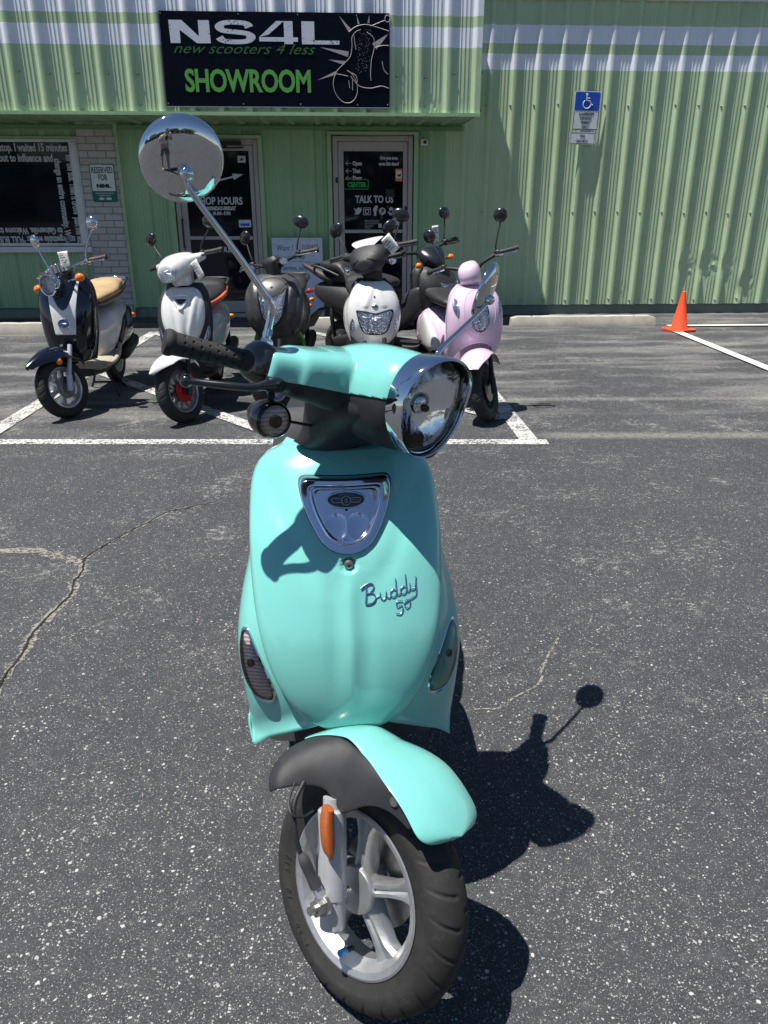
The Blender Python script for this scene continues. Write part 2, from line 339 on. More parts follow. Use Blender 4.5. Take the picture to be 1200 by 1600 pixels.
def text(body, size, mat, name='lettering', parent=None, loc=(0, 0, 0), rz=0., sx=1., extrude=.0008, bold=0., align='LEFT', shear=0., plane='XZ', fn=None, space=1.):
    """flat lettering on a wall facing -Y (plane XZ); rz turns it within the wall"""
    cu = bpy.data.curves.new('t', 'FONT'); cu.body = body; cu.size = size; cu.extrude = extrude; cu.offset = bold; cu.align_x = align; cu.shear = shear; cu.space_character = space; cu.resolution_u = 3
    o = bpy.data.objects.new('t', cu); col.objects.link(o)
    dg = bpy.context.evaluated_depsgraph_get(); me = bpy.data.meshes.new_from_object(o.evaluated_get(dg)); bpy.data.objects.remove(o)
    Mx = Matrix.Translation(Vector(loc)) @ Matrix.Rotation(pi/2, 4, 'X') @ Matrix.Rotation(rz, 4, 'Z') @ Matrix.Diagonal((sx, 1, 1, 1))
    if fn:
        for v in me.vertices: v.co = fn(Mx @ v.co)
    else: me.transform(Mx)
    return fin(name, me, mat, parent, 0)
def strokes(name, mat, parent, lines, r, fn=lambda x, z: (x, 0, z), n=6, flat=None):
    b = B()
    for L in lines: b.tube([fn(*p) for p in L], r, n, 4)
    return b.build(name, mat, parent)
# ---------------------------------------------------------------- ground and paint
YW = 10.324
g = B(); g.add([(-160, -160, 0), (160, -160, 0), (160, 160, 0), (-160, 160, 0)], [(0, 1, 2, 3)])
tag(g.build('parking_lot', 'asphalt', smooth=0), kind='structure')
SZ = [0]
def strip(name, pts, wid, mat, z, jit=0., seed=1, n=1, label=None):
    if 'crack' not in name: SZ[0] += 1; z = .004+.0015*SZ[0]; jit = 0
    rnd = random.Random(seed); q = cr(pts, n) if n > 1 else [tuple(p) for p in pts]; rows = []
    for i, p in enumerate(q):
        a = Vector(q[max(i-1, 0)][:2]); c = Vector(q[min(i+1, len(q)-1)][:2]); t = (c-a).normalized(); nn = Vector((-t.y, t.x))
        w_ = (p[2] if len(p) > 2 else wid)/2; o = nn*rnd.uniform(-jit, jit)
        w1 = w_*(1+(rnd.uniform(-.5, .5) if jit else 0)); w2 = w_*(1+(rnd.uniform(-.5, .5) if jit else 0))
        c0 = Vector(p[:2])+o; rows.append([(c0.x+nn.x*w1, c0.y+nn.y*w1, z), (c0.x-nn.x*w2, c0.y-nn.y*w2, z)])
    o = B().grid(rows).build(name, mat, smooth=0); tag(o, kind='structure'); return o
strip('parking_line', [(-9, 5.0), (1.235, 4.46)], .105, 'line', .004)
strip('parking_line', [(1.13, 4.52), (1.13, 9.0)], .115, 'line', .008)
strip('parking_line', [(-2.24, 4.68), (-2.14, 9.0)], .12, 'line', .008)
for a_, b_ in (((-.36, 4.60), (-2.12, 6.75)), ((1.07, 5.0), (-2.08, 8.85)), ((1.07, 7.1), (-.35, 8.83))):
    strip('parking_hatch_line', [a_, b_], .11, 'line', .012)
strip('parking_line', [(3.80, 8.83), (3.72, 6.0), (3.66, 4.2)], .105, 'line2', .004)
strip('parking_line', [(3.86, 9.13), (9, 9.13)], .10, 'line2', .004)
ck = [(-.629, 3.539), (-.76, 3.47), (-.837, 3.423), (-.91, 3.29), (-.96, 3.199), (-1.01, 3.10), (-1.046, 3.012), (-1.075, 2.92), (-1.071, 2.876)]
ck2 = [(-1.071, 2.876), (-1.05, 2.80), (-1.055, 2.704), (-1.033, 2.598), (-1.058, 2.432), (-1.069, 2.283), (-1.055, 2.184), (-1.06, 2.024), (-1.02, 1.8), (-1.06, 1.5)]
ck3 = [(-1.071, 2.876), (-1.15, 2.93), (-1.183, 2.943), (-1.293, 2.999), (-1.459, 3.021), (-1.7, 3.06), (-2.1, 3.0), (-2.7, 3.1)]
for i, (k, ws, wc) in enumerate(((ck, .018, .007), (ck2, .038, .007), (ck3, .05, .0))):
    strip('pavement_crack_dirt', k, ws, 'sand', .0022, .006, 3+i, 5)
    if wc: strip('pavement_crack', k, wc, 'crack', .0044, .003, 13+i, 7)
strip('pavement_crack_dirt', [(.27, 1.80), (.34, 1.82), (.43, 1.83), (.48, 1.87), (.58, 1.95), (.60, 2.02), (.70, 2.2)], .007, 'sand', .0022, .003, 31, 4)
# ---------------------------------------------------------------- building
bld = empty('showroom_building', (0, YW, 0)); tag(bld, 'green ribbed sheet metal showroom with white stripes, canopy, two glass doors and a shop window', 'building')
def at_wall(o): o.matrix_parent_inverse = Matrix.Translation((0, -YW, 0)); return o
PIT = .289; PH = 2.099
def ribprofile(x0, x1, pit=PIT, ph=PH, hgt=.030):
    pts = {round(x0, 4): 0., round(x1, 4): 0.}; k = math.floor((x0-ph)/pit)-1
    pr = [(-.058, 0), (-.050, hgt*.12), (-.022, hgt*.9), (-.010, hgt), (.010, hgt), (.022, hgt*.9), (.042, 0)]+[(s+d, h) for s in (.120, .162, .204) for d, h in ((-.013, 0), (-.003, .0035), (.004, .004), (.012, 0))]
    while ph+k*pit < x1+pit:
        for d, h in pr:
            x = ph+k*pit+d
            if x0 < x < x1: pts[round(x, 4)] = h
        k += 1
    return sorted(pts.items())
def ribwall(x0, x1, z0, z1, y=YW, pit=PIT, ph=PH, dents=(), nz=14, hgt=.03, seed=2):
    rnd = random.Random(seed); pr = ribprofile(x0, x1, pit, ph, hgt); rows = []
    from mathutils import noise as mn
    for i in range(nz+1):
        z = z0+(z1-z0)*i/nz; r = []
        for x, h in pr:
            hh = h; dx = 0
            wob = .0022*mn.noise(Vector((x*2.3, z*1.1, seed)))+.0012*mn.noise(Vector((x*9, z*1.7, seed+5)))
            for (cx, cz, rx, rz, am) in dents:
                q = ((x-cx)/rx)**2+((z-cz)/rz)**2
                if q < 1: hh = hh*(1-am*(1-q))+am*.012*mn.noise(Vector((x*25, z*25, 3)))*(1-q); dx = .018*am*(1-q)*mn.noise(Vector((x*8, z*14, 7)))
            r.append((x+dx, y-hh-wob, z))
        rows.append(r)
    return B().grid(rows)
D = [(4.52, .62, .13, .20, 1.1), (4.80, .62, .16, .22, 1.2), (5.08, .62, .12, .18, 1.1), (3.67, .30, .10, .12, .9), (5.35, .35, .15, .2, 1.1), (2.75, .60, .06, .05, .7), (4.52, 1.22, .06, .05, .7), (3.95, .2, .09, .1, .8)]
at_wall(ribwall(1.30, 12, .125, 3.55, dents=D, nz=90).build('wall', 'wall', bld, smooth=20))
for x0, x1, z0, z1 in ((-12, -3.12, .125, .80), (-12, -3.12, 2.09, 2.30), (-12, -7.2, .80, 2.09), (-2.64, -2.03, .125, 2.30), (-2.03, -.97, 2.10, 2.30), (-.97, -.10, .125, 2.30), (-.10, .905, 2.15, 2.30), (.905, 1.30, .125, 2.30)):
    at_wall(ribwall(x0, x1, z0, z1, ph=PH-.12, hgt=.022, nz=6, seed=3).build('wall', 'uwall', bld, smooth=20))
b = B(); b.box(-12, 12, YW+.02, YW+.2, -.02, .122); b.box(-2.5, -2.1, YW-.005, YW+.02, 0, .122); at_wall(b.build('foundation', 'found', bld, bevel=.004))
b = B(); b.box(1.5, 12, YW-.052, YW+.15, 3.55, 3.60); b.box(1.5, 12, YW-.06, YW-.04, 3.60, 3.74); at_wall(b.build('roof_gutter', 'signface', bld))
b = B(); b.box(-12, 12, YW+.05, 22, 0, 2.2); b.box(-12, 12, YW+.16, 22, 2.2, 3.58); at_wall(b.build('building_shell', 'wall', bld))
# brick pier, trims
at_wall(B().box(-3.12, -2.67, YW-.035, YW+.04, 0, 2.285).build('brick_pier', 'brick', bld, smooth=0))
b = B(); b.box(-2.672, -2.63, YW-.055, YW-.0, .125, 2.29); b.box(-7.2, -3.12, YW-.04, YW+.02, 2.075, 2.105)
b.box(-2.09, -.93, YW-.06, YW-.028, 2.085, 2.125); b.box(-2.09, -2.035, YW-.06, YW-.005, .05, 2.085); b.box(-.985, -.93, YW-.06, YW-.005, .05, 2.085)
b.box(-.155, .96, YW-.06, YW-.028, 2.135, 2.17); b.box(-.155, -.10, YW-.06, YW-.005, .05, 2.135); b.box(.905, .96, YW-.06, YW-.005, .05, 2.135)
at_wall(b.build('door_trim', 'trim', bld, bevel=.003))
# canopy
CY = 9.204; cp = 1.502
can = at_wall(ribwall(-12, cp-.003, 2.262, 3.70, y=CY, pit=.3, ph=-1.836, hgt=.028, nz=40, dents=[(.99, 2.33, .13, .09, 1.), (-1.0, 3.0, .1, .2, .2)], seed=8).build('canopy', 'canopy', bld, smooth=20))
at_wall(B().add([(cp, CY-.0, 2.25), (cp, YW, 2.25), (cp, YW, 3.70), (cp, CY-.0, 3.70)], [(0, 1, 2, 3)]).build('canopy_end', 'canopy', bld, smooth=0, solid=.002))
at_wall(B().box(cp-.05, cp+.006, CY-.036, CY-.029, 2.262, 3.7).build('corner_trim', 'canopy', bld, smooth=0))
at_wall(B().add([(-12, CY, 3.70), (cp, CY, 3.70), (cp, YW+.3, 3.72), (-12, YW+.3, 3.72)], [(0, 1, 2, 3)]).build('canopy_roof', 'canopy', bld, smooth=0))
b = B(); b.box(-12, cp+.01, CY-.05, CY-.002, 2.246, 2.262); b.box(-12, cp+.01, CY-.052, CY-.045, 2.226, 2.246); at_wall(b.build('drip_edge', 'trim', bld, smooth=0))
# soffit: ribbed sheet running front to back
rows = []
for x, h in ribprofile(-12, cp-.012, .3, -1.75, .028): rows.append([(x, CY+.0, 2.252-h), (x, YW, 2.262-h*.9)])
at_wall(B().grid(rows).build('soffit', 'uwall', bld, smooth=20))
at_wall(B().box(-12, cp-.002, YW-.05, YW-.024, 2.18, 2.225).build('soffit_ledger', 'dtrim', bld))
# window
wn = at_wall(B().box(-7.1, -3.22, YW-.02, YW-.012, .905, 2.045).build('window', 'glass', bld, smooth=0))
b = B(); b.box(-7.2, -3.12, YW-.05, YW-.0, 2.045, 2.075); b.box(-7.2, -3.12, YW-.05, YW, .875, .905); b.box(-3.22, -3.12, YW-.05, YW, .905, 2.045); b.box(-3.205, -3.135, YW-.06, YW-.05, .905, 2.045)
b.box(-7.2, -7.1, YW-.05, YW, .905, 2.045); fr = b.build('window_frame', 'winframe', wn, bevel=.004)
def sub(o, par): return o
sub(B().box(-7.2, -3.10, YW-.085, YW-.0, .80, .870).build('window_sill', 'winframe', wn, bevel=.006), wn)
TY = YW-.0215
def wtxt(s, size, loc, par, **k): return sub(text(s, size, k.pop('mat', 'vinyl'), parent=par, loc=(loc[0], k.pop('y', TY), loc[1]), **k), par)
K = dict(sx=.66, bold=.004)
wtxt('Then I got on my bike and rode. We walk up to the bus stop. I waited 15 minutes', .118, (-3.245, 1.945), wn, align='RIGHT', **K)
wtxt('to change the way we all get around. You and I are out to influence and', .118, (-3.43, 1.832), wn, align='RIGHT', **K)
wtxt('for the bus. Then it drove  past me with those', .105, (-3.275, 1.905), wn, rz=-pi/2, sx=.60, bold=.004)
wtxt('change an entire community. Welcome', .105, (-3.415, 1.865), wn, rz=-pi/2, sx=.64, bold=.004)
wtxt('unforgettable words: "FULL BUS." I set out to start my own way of getting to class on time', .105, (-3.30, .985), wn, rz=pi, **K)
wtxt('to Gainesville. Welcome to UF. Welcome to the place we all love to ride around in', .105, (-3.44, 1.085), wn, rz=pi, **K)
# doors
def door(x0, x1, zt, rail, gx0, gx1, gt):
    gl = at_wall(B().box(gx0, gx1, YW-.018, YW-.010, .20, gt).build('door', 'glass', bld, smooth=0))
    b = B(); y0, y1 = YW-.045, YW+.01
    b.box(x0, x0+.055, y0, y1, .04, zt); b.box(x1-.055, x1, y0, y1, .04, zt); b.box(x0+.055, x1-.055, y0, y1, zt-.055, zt)
    sub(b.build('door_frame', 'frame', gl, bevel=.004), gl)
    b = B(); y0, y1 = YW-.034, YW+.005
    b.box(x0+.062, gx0, y0, y1, .06, zt-.062); b.box(gx1, x1-.062, y0, y1, .06, zt-.062); b.box(gx0, gx1, y0, y1, gt, zt-.062); b.box(gx0, gx1, y0, y1, .06, .20); b.box(gx0, gx1, y0-.01, y1, rail-.02, rail+.02)
    sub(b.build('door_leaf', 'frame', gl, bevel=.004), gl); return gl
d1 = door(-2.02, -.99, 2.075, .965, -1.885, -1.10, 1.955)
d2 = door(-.085, .89, 2.12, 1.04, .045, .775, 1.955)
sub(B().box(-2.0, -1.0, YW-.12, YW-.0, 0, .045).build('door_sill', 'conc', d1, bevel=.01), d1); sub(B().box(-.09, .9, YW-.12, YW-.0, 0, .045).build('door_sill', 'conc', d2, bevel=.01), d2)
b = B(); b.box(-1.42, -1.18, YW-.10, YW-.05, 2.01, 2.06); b.tube([(-1.35, YW-.08, 2.0), (-1.45, YW-.15, 1.985), (-1.30, YW-.14, 1.98), (-1.15, YW-.08, 1.99)], .009, 8); sub(b.build('door_closer', 'dark', d1, bevel=.006), d1)
B().box(.80, .825, YW-.05, YW-.036, 1.27, 1.33).build('door_lock', 'dark', d2); B().box(-.055, -.03, YW-.06, YW-.046, 1.60, 1.66).build('door_hinge', 'dark', d2)
sub(B().tube([(-1.955, YW-.05, 1.18), (-1.955, YW-.09, 1.18), (-1.955, YW-.09, .85), (-1.955, YW-.05, .85)], .012, 8, 1, False).build('door_handle', 'dark', d1), d1)
def blocky(s, size, x, z, par, mat='vinyl', sx=.9, **k): return wtxt(s, size, (x, z), par, mat=mat, sx=sx, bold=.004, **k)
blocky('SHOP HOURS', .118, -1.49, 1.355, d1, sx=.78, align='CENTER'); blocky('MONDAY-FRIDAY', .055, -1.475, 1.29, d1, sx=.8, align='CENTER'); blocky('10 AM - 5 PM', .048, -1.475, 1.235, d1, sx=.8, align='CENTER')
blocky('Over that side', .055, -1.80, 1.625, d1, sx=.72, rz=radians(13)); blocky('PULL', .08, -1.47, .80, d1, align='CENTER'); blocky('Come on in', .04, -1.75, 1.83, d1, mat='vinyl2')
b = B(); Mr = Matrix.Translation((-1.50, TY-.001, 1.62)) @ Matrix.Rotation(radians(-13), 4, 'Y')
b.add([Mr @ Vector(p) for p in ((-.25, 0, -.008), (.20, 0, -.008), (.20, 0, .012), (-.25, 0, .012), (.20, 0, -.035), (.33, 0, .002), (.20, 0, .039))], [(0, 1, 2, 3), (4, 5, 6)]); sub(b.build('arrow_decal', 'vinyl', d1, smooth=0), d1)
b = B(); b.box(-1.235, -1.14, TY-.003, TY+.001, 1.825, 1.90); sub(b.build('door_sticker', 'vinyl', d1), d1); sub(B().add([(-1.215, TY-.004, 1.845), (-1.19, TY-.004, 1.845), (-1.16, TY-.004, 1.86), (-1.19, TY-.004, 1.88)], [(0, 1, 2, 3)]).build('door_sticker', 'ink', d1), d1)
b = B(); b.box(-1.27, -1.12, TY-.003, TY+.001, 1.09, 1.175); sub(b.build('door_sticker', 'wboard', d1), d1); sub(B().box(-1.25, -1.14, TY-.005, TY-.002, 1.105, 1.135).build('door_sticker', 'hcblue', d1), d1)
blocky('TALK TO US', .115, .42, 1.375, d2, sx=.74, align='CENTER'); blocky('PUSH', .098, .435, .805, d2, sx=.82, align='CENTER')
blocky('Can you even', .048, .60, 1.865, d2, sx=.8, align='CENTER'); blocky('open this door?', .048, .60, 1.80, d2, sx=.8, align='CENTER')
for z, s in ((1.80, 'Open'), (1.715, 'That'), (1.635, 'Door')):
    blocky(s, .062, .155, z, d2, sx=.8)
    sub(B().tube([(.14, TY, z+.02), (.07, TY, z+.02)], .004, 5).tube([(.10, TY, z+.045), (.07, TY, z+.02), (.10, TY, z-.005)], .004, 5, 1, False).build('arrow_decal', 'vinyl', d2), d2)
blocky('CENTER', .075, .205, 1.555, d2, mat='neon', sx=.82, align='CENTER')
rr = [(.055, 1.53), (.335, 1.53), (.345, 1.54), (.345, 1.63), (.335, 1.64), (.055, 1.64)]
sub(B().tube([(x, TY, z) for x, z in rr], .005, 6, 1, False).build('neon_border', 'neon', d2), d2)
# round-up of little pictograms under TALK TO US: bird, camera, f, p, ghost
def poly(pts, y=TY-.001): return B().add([(x, y, z) for x, z in pts], [tuple(range(len(pts)))])
def disc(cx, cz, r, y=TY-.001, n=18, rz=None): return poly([(cx+r*cos(2*pi*i/n), cz+(rz or r)*sin(2*pi*i/n)) for i in range(n)], y)
b = B()
for q in (poly([(.165, 1.315), (.185, 1.30), (.20, 1.303), (.22, 1.322), (.24, 1.312), (.262, 1.32), (.255, 1.305), (.262, 1.297), (.252, 1.27), (.225, 1.24), (.19, 1.235), (.165, 1.245), (.19, 1.252), (.178, 1.268), (.185, 1.28), (.168, 1.29)]),):
    b.add(q.v, q.f)
b.tube([(.285, TY, 1.235), (.37, TY, 1.235), (.37, TY, 1.315), (.285, TY, 1.315), (.285, TY, 1.235)], .006, 6, 1, False)
b.tube([(.328+.022*cos(a*pi/8), TY, 1.272+.022*sin(a*pi/8)) for a in range(17)], .006, 6, 1); b.box(.285, .37, TY-.002, TY, 1.293, 1.300)
for s in (disc(.52, 1.275, .043), disc(.63, 1.29, .026, rz=.034), poly([(.58, 1.25), (.60, 1.258), (.605, 1.235), (.63, 1.225), (.655, 1.235), (.66, 1.258), (.68, 1.25), (.655, 1.285), (.605, 1.285)])): b.add(s.v, s.f)
sub(b.build('social_icons', 'vinyl', d2, smooth=0), d2)
wtxt('f', .15, (.43, 1.23), d2, bold=.008, align='CENTER'); wtxt('P', .07, (.522, 1.25), d2, mat='ink', y=TY-.004, bold=.003, align='CENTER')
sub(disc(.69, 1.155, .065, TY-.001, 24, .045).build('door_sticker', 'vinyl', d2, smooth=0), d2)
sub(B().box(.68, .765, TY-.003, TY+.001, 1.62, 1.76).build('door_sticker', 'coral', d2), d2); sub(B().box(.69, .755, TY-.005, TY-.002, 1.655, 1.74).build('door_sticker', 'signface', d2), d2)
sub(B().add([(.70, TY-.006, 1.69), (.745, TY-.006, 1.705), (.75, TY-.006, 1.68), (.72, TY-.006, 1.665)], [(0, 1, 2, 3)]).build('door_sticker', 'ink', d2), d2)
for i, s in enumerate(('Protected by video', 'surveillance. Smile', 'you are on', 'camera')): blocky(s, .026, .30, 1.155-i*.028, d2, mat='vinyl2', sx=.9)
sub(B().box(.47, .51, TY-.003, TY, 1.08, 1.13).build('door_sticker', 'vinyl', d2), d2)
sub(B().box(.56, .67, TY-.002, TY, 1.44, 1.53).build('door_sticker', 'ink', d2), d2)
# corrugation screws on the lit wall
proto = B().lathe([(-.018, 0), (-.018, .006), (-.012, .010), (.002, .012)], (0, 0, 0), 'y', 8).build('screw', 'steel', bld); first = [True]
def screw(x, y, z):
    o = proto
    if not first[0]: o = proto.copy(); col.objects.link(o); o.parent = bld
    first[0] = False; o.matrix_parent_inverse = Matrix.Translation((0, -YW, 0)); o.location = (x, y, z)
for z in (2.47, 1.26, .19):
    for k in range(-1, 12):
        x = PH+k*PIT-.037+random.uniform(-.004, .004)
        if x > 1.75 and not (z == 2.47 and 2.78 < x < 3.1): screw(x, YW-.012, z+random.uniform(-.012, .012))
for k in range(-9, 12):
    for z in (2.30, 2.62): screw(-1.836+.3*k+.058, CY-.004 if 'CY' in globals() else 9.2, z+random.uniform(-.03, .03))
b = B(); b.box(.985, 1.075, YW-.05, YW-.03, 2.02, 2.09); sub_ = at_wall(b.build('wall_box', 'signface', bld, bevel=.004)); sub(B().lathe([(-.03, 0), (-.03, .018), (0, .02)], (1.035, YW-.05, 2.055), 'y', 12).build('camera_eye', 'dark', sub_), sub_)
# ---------------------------------------------------------------- signs
SY = 9.165
sg = empty('showroom_sign', (-.63, SY, 2.31)); tag(sg, 'large black sign lettered SHOWROOM with white and green writing on the canopy front', 'sign')
def sp(o): o.matrix_parent_inverse = Matrix.Translation((.63, -SY, -2.31)); return o
sp(B().box(-1.795, .537, SY, SY+.006, 2.311, 3.168).build('sign_panel', 'sign', sg, bevel=.001))
sp(B().box(-1.80, .542, SY-.004, SY+.006, 2.303, 2.3105).build('panel_edge', 'alu', sg))
LY = SY-.0025
def blk(pl):
    b = B()
    for p in pl:
        n_ = len(p); b.add([(x, LY, z) for x, z in p], [tuple(range(n_))])
    return b
z0, z1 = 2.885, 3.088
def ribb(pts, w_):
    rows = []
    for i, p in enumerate(pts):
        a = Vector(pts[max(i-1, 0)]); c = Vector(pts[min(i+1, len(pts)-1)]); t = (c-a).normalized(); n_ = Vector((-t.y, t.x)); wx, wz = w_
        rows.append([(p[0]+n_.x*wx, LY, p[1]+n_.y*wz), (p[0]-n_.x*wx, LY, p[1]-n_.y*wz)])
    return rows
b = blk([[(-1.706, z1), (-1.60, z1), (-1.60, z0), (-1.70, z0)], [(-1.60, z1), (-1.575, z1), (-1.41, z0+.06), (-1.41, z0), (-1.435, z0), (-1.60, z1-.085)], [(-1.41, z1), (-1.30, z1), (-1.295, z0), (-1.41, z0)],
         [(-.545, z1), (-.455, z1), (-.455, z0), (-.545, z0)], [(-.545, z1), (-.70, z0+.085), (-.80, z0+.06), (-.62, z1)], [(-.80, z0+.06), (-.545, z0+.06), (-.545, z0+.022), (-.80, z0+.022)], [(-.455, z0+.06), (-.405, z0+.06), (-.405, z0+.022), (-.455, z0+.022)],
         [(-.365, z1), (-.235, z1), (-.235, z0+.035), (-.365, z0+.035)], [(-.365, z0+.035), (.02, z0+.035), (.02, z0), (-.365, z0)]])
S_ = cr([(-.895, 3.030), (-.93, 3.062), (-1.03, 3.072), (-1.15, 3.066), (-1.195, 3.035), (-1.16, 3.0), (-1.04, 2.988), (-.92, 2.974), (-.885, 2.942), (-.925, 2.908), (-1.04, 2.900), (-1.16, 2.908), (-1.205, 2.94)], 5)
b.grid(ribb(S_, (.05, .020)))
sp(b.build('lettering', 'signw', sg, smooth=0))
sp(text('new scooters 4 less', .135, 'signg2', parent=sg, loc=(-1.69, LY, 2.795), sx=1.33, shear=.45, bold=-.0005))
sp(text('SHOWROOM', .285, 'signg', parent=sg, loc=(-1.59, LY, 2.452), sx=.775, bold=.008, space=.96))
# scooter drawing on the sign: silver outline with rays
def ol(x, z): return (x, LY, z)
D_ = [[(.02+.16*cos(a)*.92+.05, 2.50+.14*sin(a)) for a in [i*pi/9 for i in range(19)]]]
D_ = [[(.075+.125*cos(i*pi/10)-.02*sin(i*pi/10), 2.505+.155*sin(i*pi/10)) for i in range(7, 25)],
      [(-.03, 2.62), (.0, 2.66), (.07, 2.72), (.13, 2.78), (.15, 2.87), (.15, 2.95), (.19, 3.0), (.24, 3.02)], [(-.03, 2.62), (.02, 2.615), (.10, 2.60)],
      [(.12, 3.0), (.20, 3.05), (.30, 3.065), (.40, 3.045), (.53, 3.01)], [(.34, 3.05), (.42, 3.08), (.49, 3.105)], [(.515+.025*cos(i*pi/6), 3.12+.03*sin(i*pi/6)) for i in range(13)],
      [(.30, 3.0), (.37, 2.95), (.38, 2.86), (.35, 2.75), (.34, 2.62), (.345, 2.56)], [(.13, 2.60), (.22, 2.51), (.34, 2.49), (.45, 2.51), (.53, 2.49)], [(.39, 2.86), (.46, 2.88), (.53, 2.88)],
      [(.17, 2.97), (.18, 2.90), (.19, 2.84)], [(.14, 2.63), (.19, 2.60), (.20, 2.54)], [(.11, 2.56), (.12, 2.49)], [(.15, 2.57), (.15, 2.47)], [(.46, 2.74), (.48, 2.66), (.52, 2.62)]]
sp(strokes('sign_drawing', 'glow', sg, D_, .0035, ol))
b = B(); rnd = random.Random(5)
for p, q, w_ in (((.13, 3.01), (.02, 3.14), .018), ((.22, 3.07), (.20, 3.15), .010), ((.32, 3.08), (.33, 3.15), .010), ((.38, 2.87), (.53, 2.99), .035), ((.11, 2.80), (-.18, 2.86), .025), ((.07, 2.72), (-.10, 2.75), .018), ((-.02, 2.63), (-.22, 2.56), .016)):
    t = (Vector(q)-Vector(p)).normalized(); nn = Vector((-t.y, t.x))*w_; b.add([(p[0]+nn.x, LY+.0008, p[1]+nn.y), (p[0]-nn.x, LY+.0008, p[1]-nn.y), (q[0], LY+.0008, q[1])], [(0, 1, 2)])
for i in range(110):
    u = rnd.random(); x = .20+.13*rnd.random()+.02*sin(9*u); z = 2.62+.40*u; x -= .08*max(0, .35-u)*2; w_ = rnd.uniform(.003, .011); h_ = rnd.uniform(.002, .008)
    b.add([(x, LY-.0005, z), (x+w_, LY-.0005, z+rnd.uniform(-.004, .004)), (x+w_*.6, LY-.0005, z+h_)], [(0, 1, 2)])
sp(b.build('sign_rays', 'glow', sg, smooth=0))
b = B()
for x in (-1.78, -1.0, -.4, .2, .52):
    for z in (2.335, 3.145): b.lathe([(-.003, 0), (-.003, .005), (0, .007)], (x, SY, z), 'y', 8)
sp(b.build('sign_bolt', 'steel', sg))
# reserved sign on brick
def roundrect(x0, x1, z0, z1, r, y0, y1):
    o = []
    for cx, cz, a in ((x1-r, z1-r, 0), (x0+r, z1-r, 90), (x0+r, z0+r, 180), (x1-r, z0+r, 270)):
        for k in range(5): t = radians(a+k*22.5); o.append((cx+r*cos(t), cz+r*sin(t)))
    n_ = len(o); b = B(); b.add([(x, y0, z) for x, z in o]+[(x, y1, z) for x, z in o], [tuple(range(n_)), tuple(range(n_, 2*n_))[::-1]]+[(i, (i+1) % n_, n_+(i+1) % n_, n_+i) for i in range(n_)]); return b
def signset(name, loc, label, tilt=0.):
    e = empty(name, loc, 0); e.rotation_euler = (0, tilt, 0); tag(e, label, 'sign'); return e
s1 = signset('reserved_sign', (-2.865, YW-.045, 1.38), 'small white and green RESERVED FOR parking sign on the white brick pier')
roundrect(-.147, .147, 0, .425, .025, 0, .004).build('sign_plate', 'rgreen', s1); roundrect(-.138, .138, .125, .416, .018, -.0015, 0).build('sign_face', 'signface', s1)
for t_, s_, x_, z_ in (('RESERVED', .095, .60, .325), ('FOR', .095, .60, .245)): text(t_, s_, 'rgreen', parent=s1, loc=(0, -.003, z_), sx=x_, bold=.002, align='CENTER')
text('NS4L', .052, 'ink', parent=s1, loc=(0, -.003, .165), sx=1.45, bold=.004, align='CENTER')
text('UNAUTHORIZED VEHICLES', .024, 'signface', parent=s1, loc=(0, -.0015, .092), sx=.75, align='CENTER'); text('TOWED AWAY', .024, 'signface', parent=s1, loc=(0, -.0015, .066), sx=.9, align='CENTER')
b = B(); b.box(-.07, -.02, -.0015, 0, .025, .045); b.box(-.06, -.03, -.0015, 0, .045, .056); b.box(.02, .075, -.0015, 0, .025, .052); b.box(-.02, .02, -.0015, 0, .035, .04); b.build('tow_pictogram', 'signface', s1)
s2 = signset('disabled_parking_sign', (2.985, YW-.052, 2.19), 'tall blue and white disabled permit parking sign with wheelchair symbol on the green wall', radians(1))
roundrect(-.163, .163, 0, .425, .02, 0, .003).build('sign_plate', 'signface', s2); roundrect(-.150, .150, .215, .415, .012, -.0015, 0).build('blue_field', 'hcblue', s2)
b = B(); z_ = .20
for q in (roundrect(-.153, .153, .010, .018, .003, -.001, 0), roundrect(-.153, -.147, .012, .21, .003, -.001, 0), roundrect(.147, .153, .012, .21, .003, -.001, 0)): b.add(q.v, q.f)
b.build('sign_border', 'ink', s2, smooth=0)
for i, t_ in enumerate(('PARKING BY', 'DISABLED', 'PERMIT', 'ONLY')): text(t_, .038, 'ink', parent=s2, loc=(0, -.002, .165-i*.046), sx=.85, bold=.0005, align='CENTER')
b = B(); b.ball((-.012, -.003, .387), (.014, .002, .014)); b.tube([(-.012, -.003, .37), (-.008, -.003, .325), (.03, -.003, .32), (.052, -.003, .275), (.068, -.003, .28)], .007, 6, 1, False); b.tube([(-.01, -.003, .35), (.025, -.003, .348)], .005, 6)
b.tube([(-.005+.046*cos(radians(a)), -.003, .285+.046*sin(radians(a))) for a in range(125, 370, 20)], .006, 6); b.build('wheelchair_symbol', 'signface', s2)
s3 = signset('fine_sign', (2.962, YW-.052, 2.035), 'small white FINE notice plate fixed below the blue disabled parking sign', radians(1))
roundrect(-.163, .163, 0, .142, .03, 0, .003).build('sign_plate', 'signface', s3)
o = []; b = B()
for x0, x1, a0, a1 in ((-.15, .15, .010, .014), (-.15, .15, .128, .132), (-.152, -.148, .02, .12), (.148, .152, .02, .12)): b.box(x0, x1, -.001, 0, a0, a1)
b.build('sign_border', 'ink', s3, smooth=0); text('FINE', .036, 'ink', parent=s3, loc=(0, -.002, .085), sx=.85, bold=.0005, align='CENTER'); text('$250 MAX', .036, 'ink', parent=s3, loc=(0, -.002, .030), sx=.85, bold=.0005, align='CENTER')
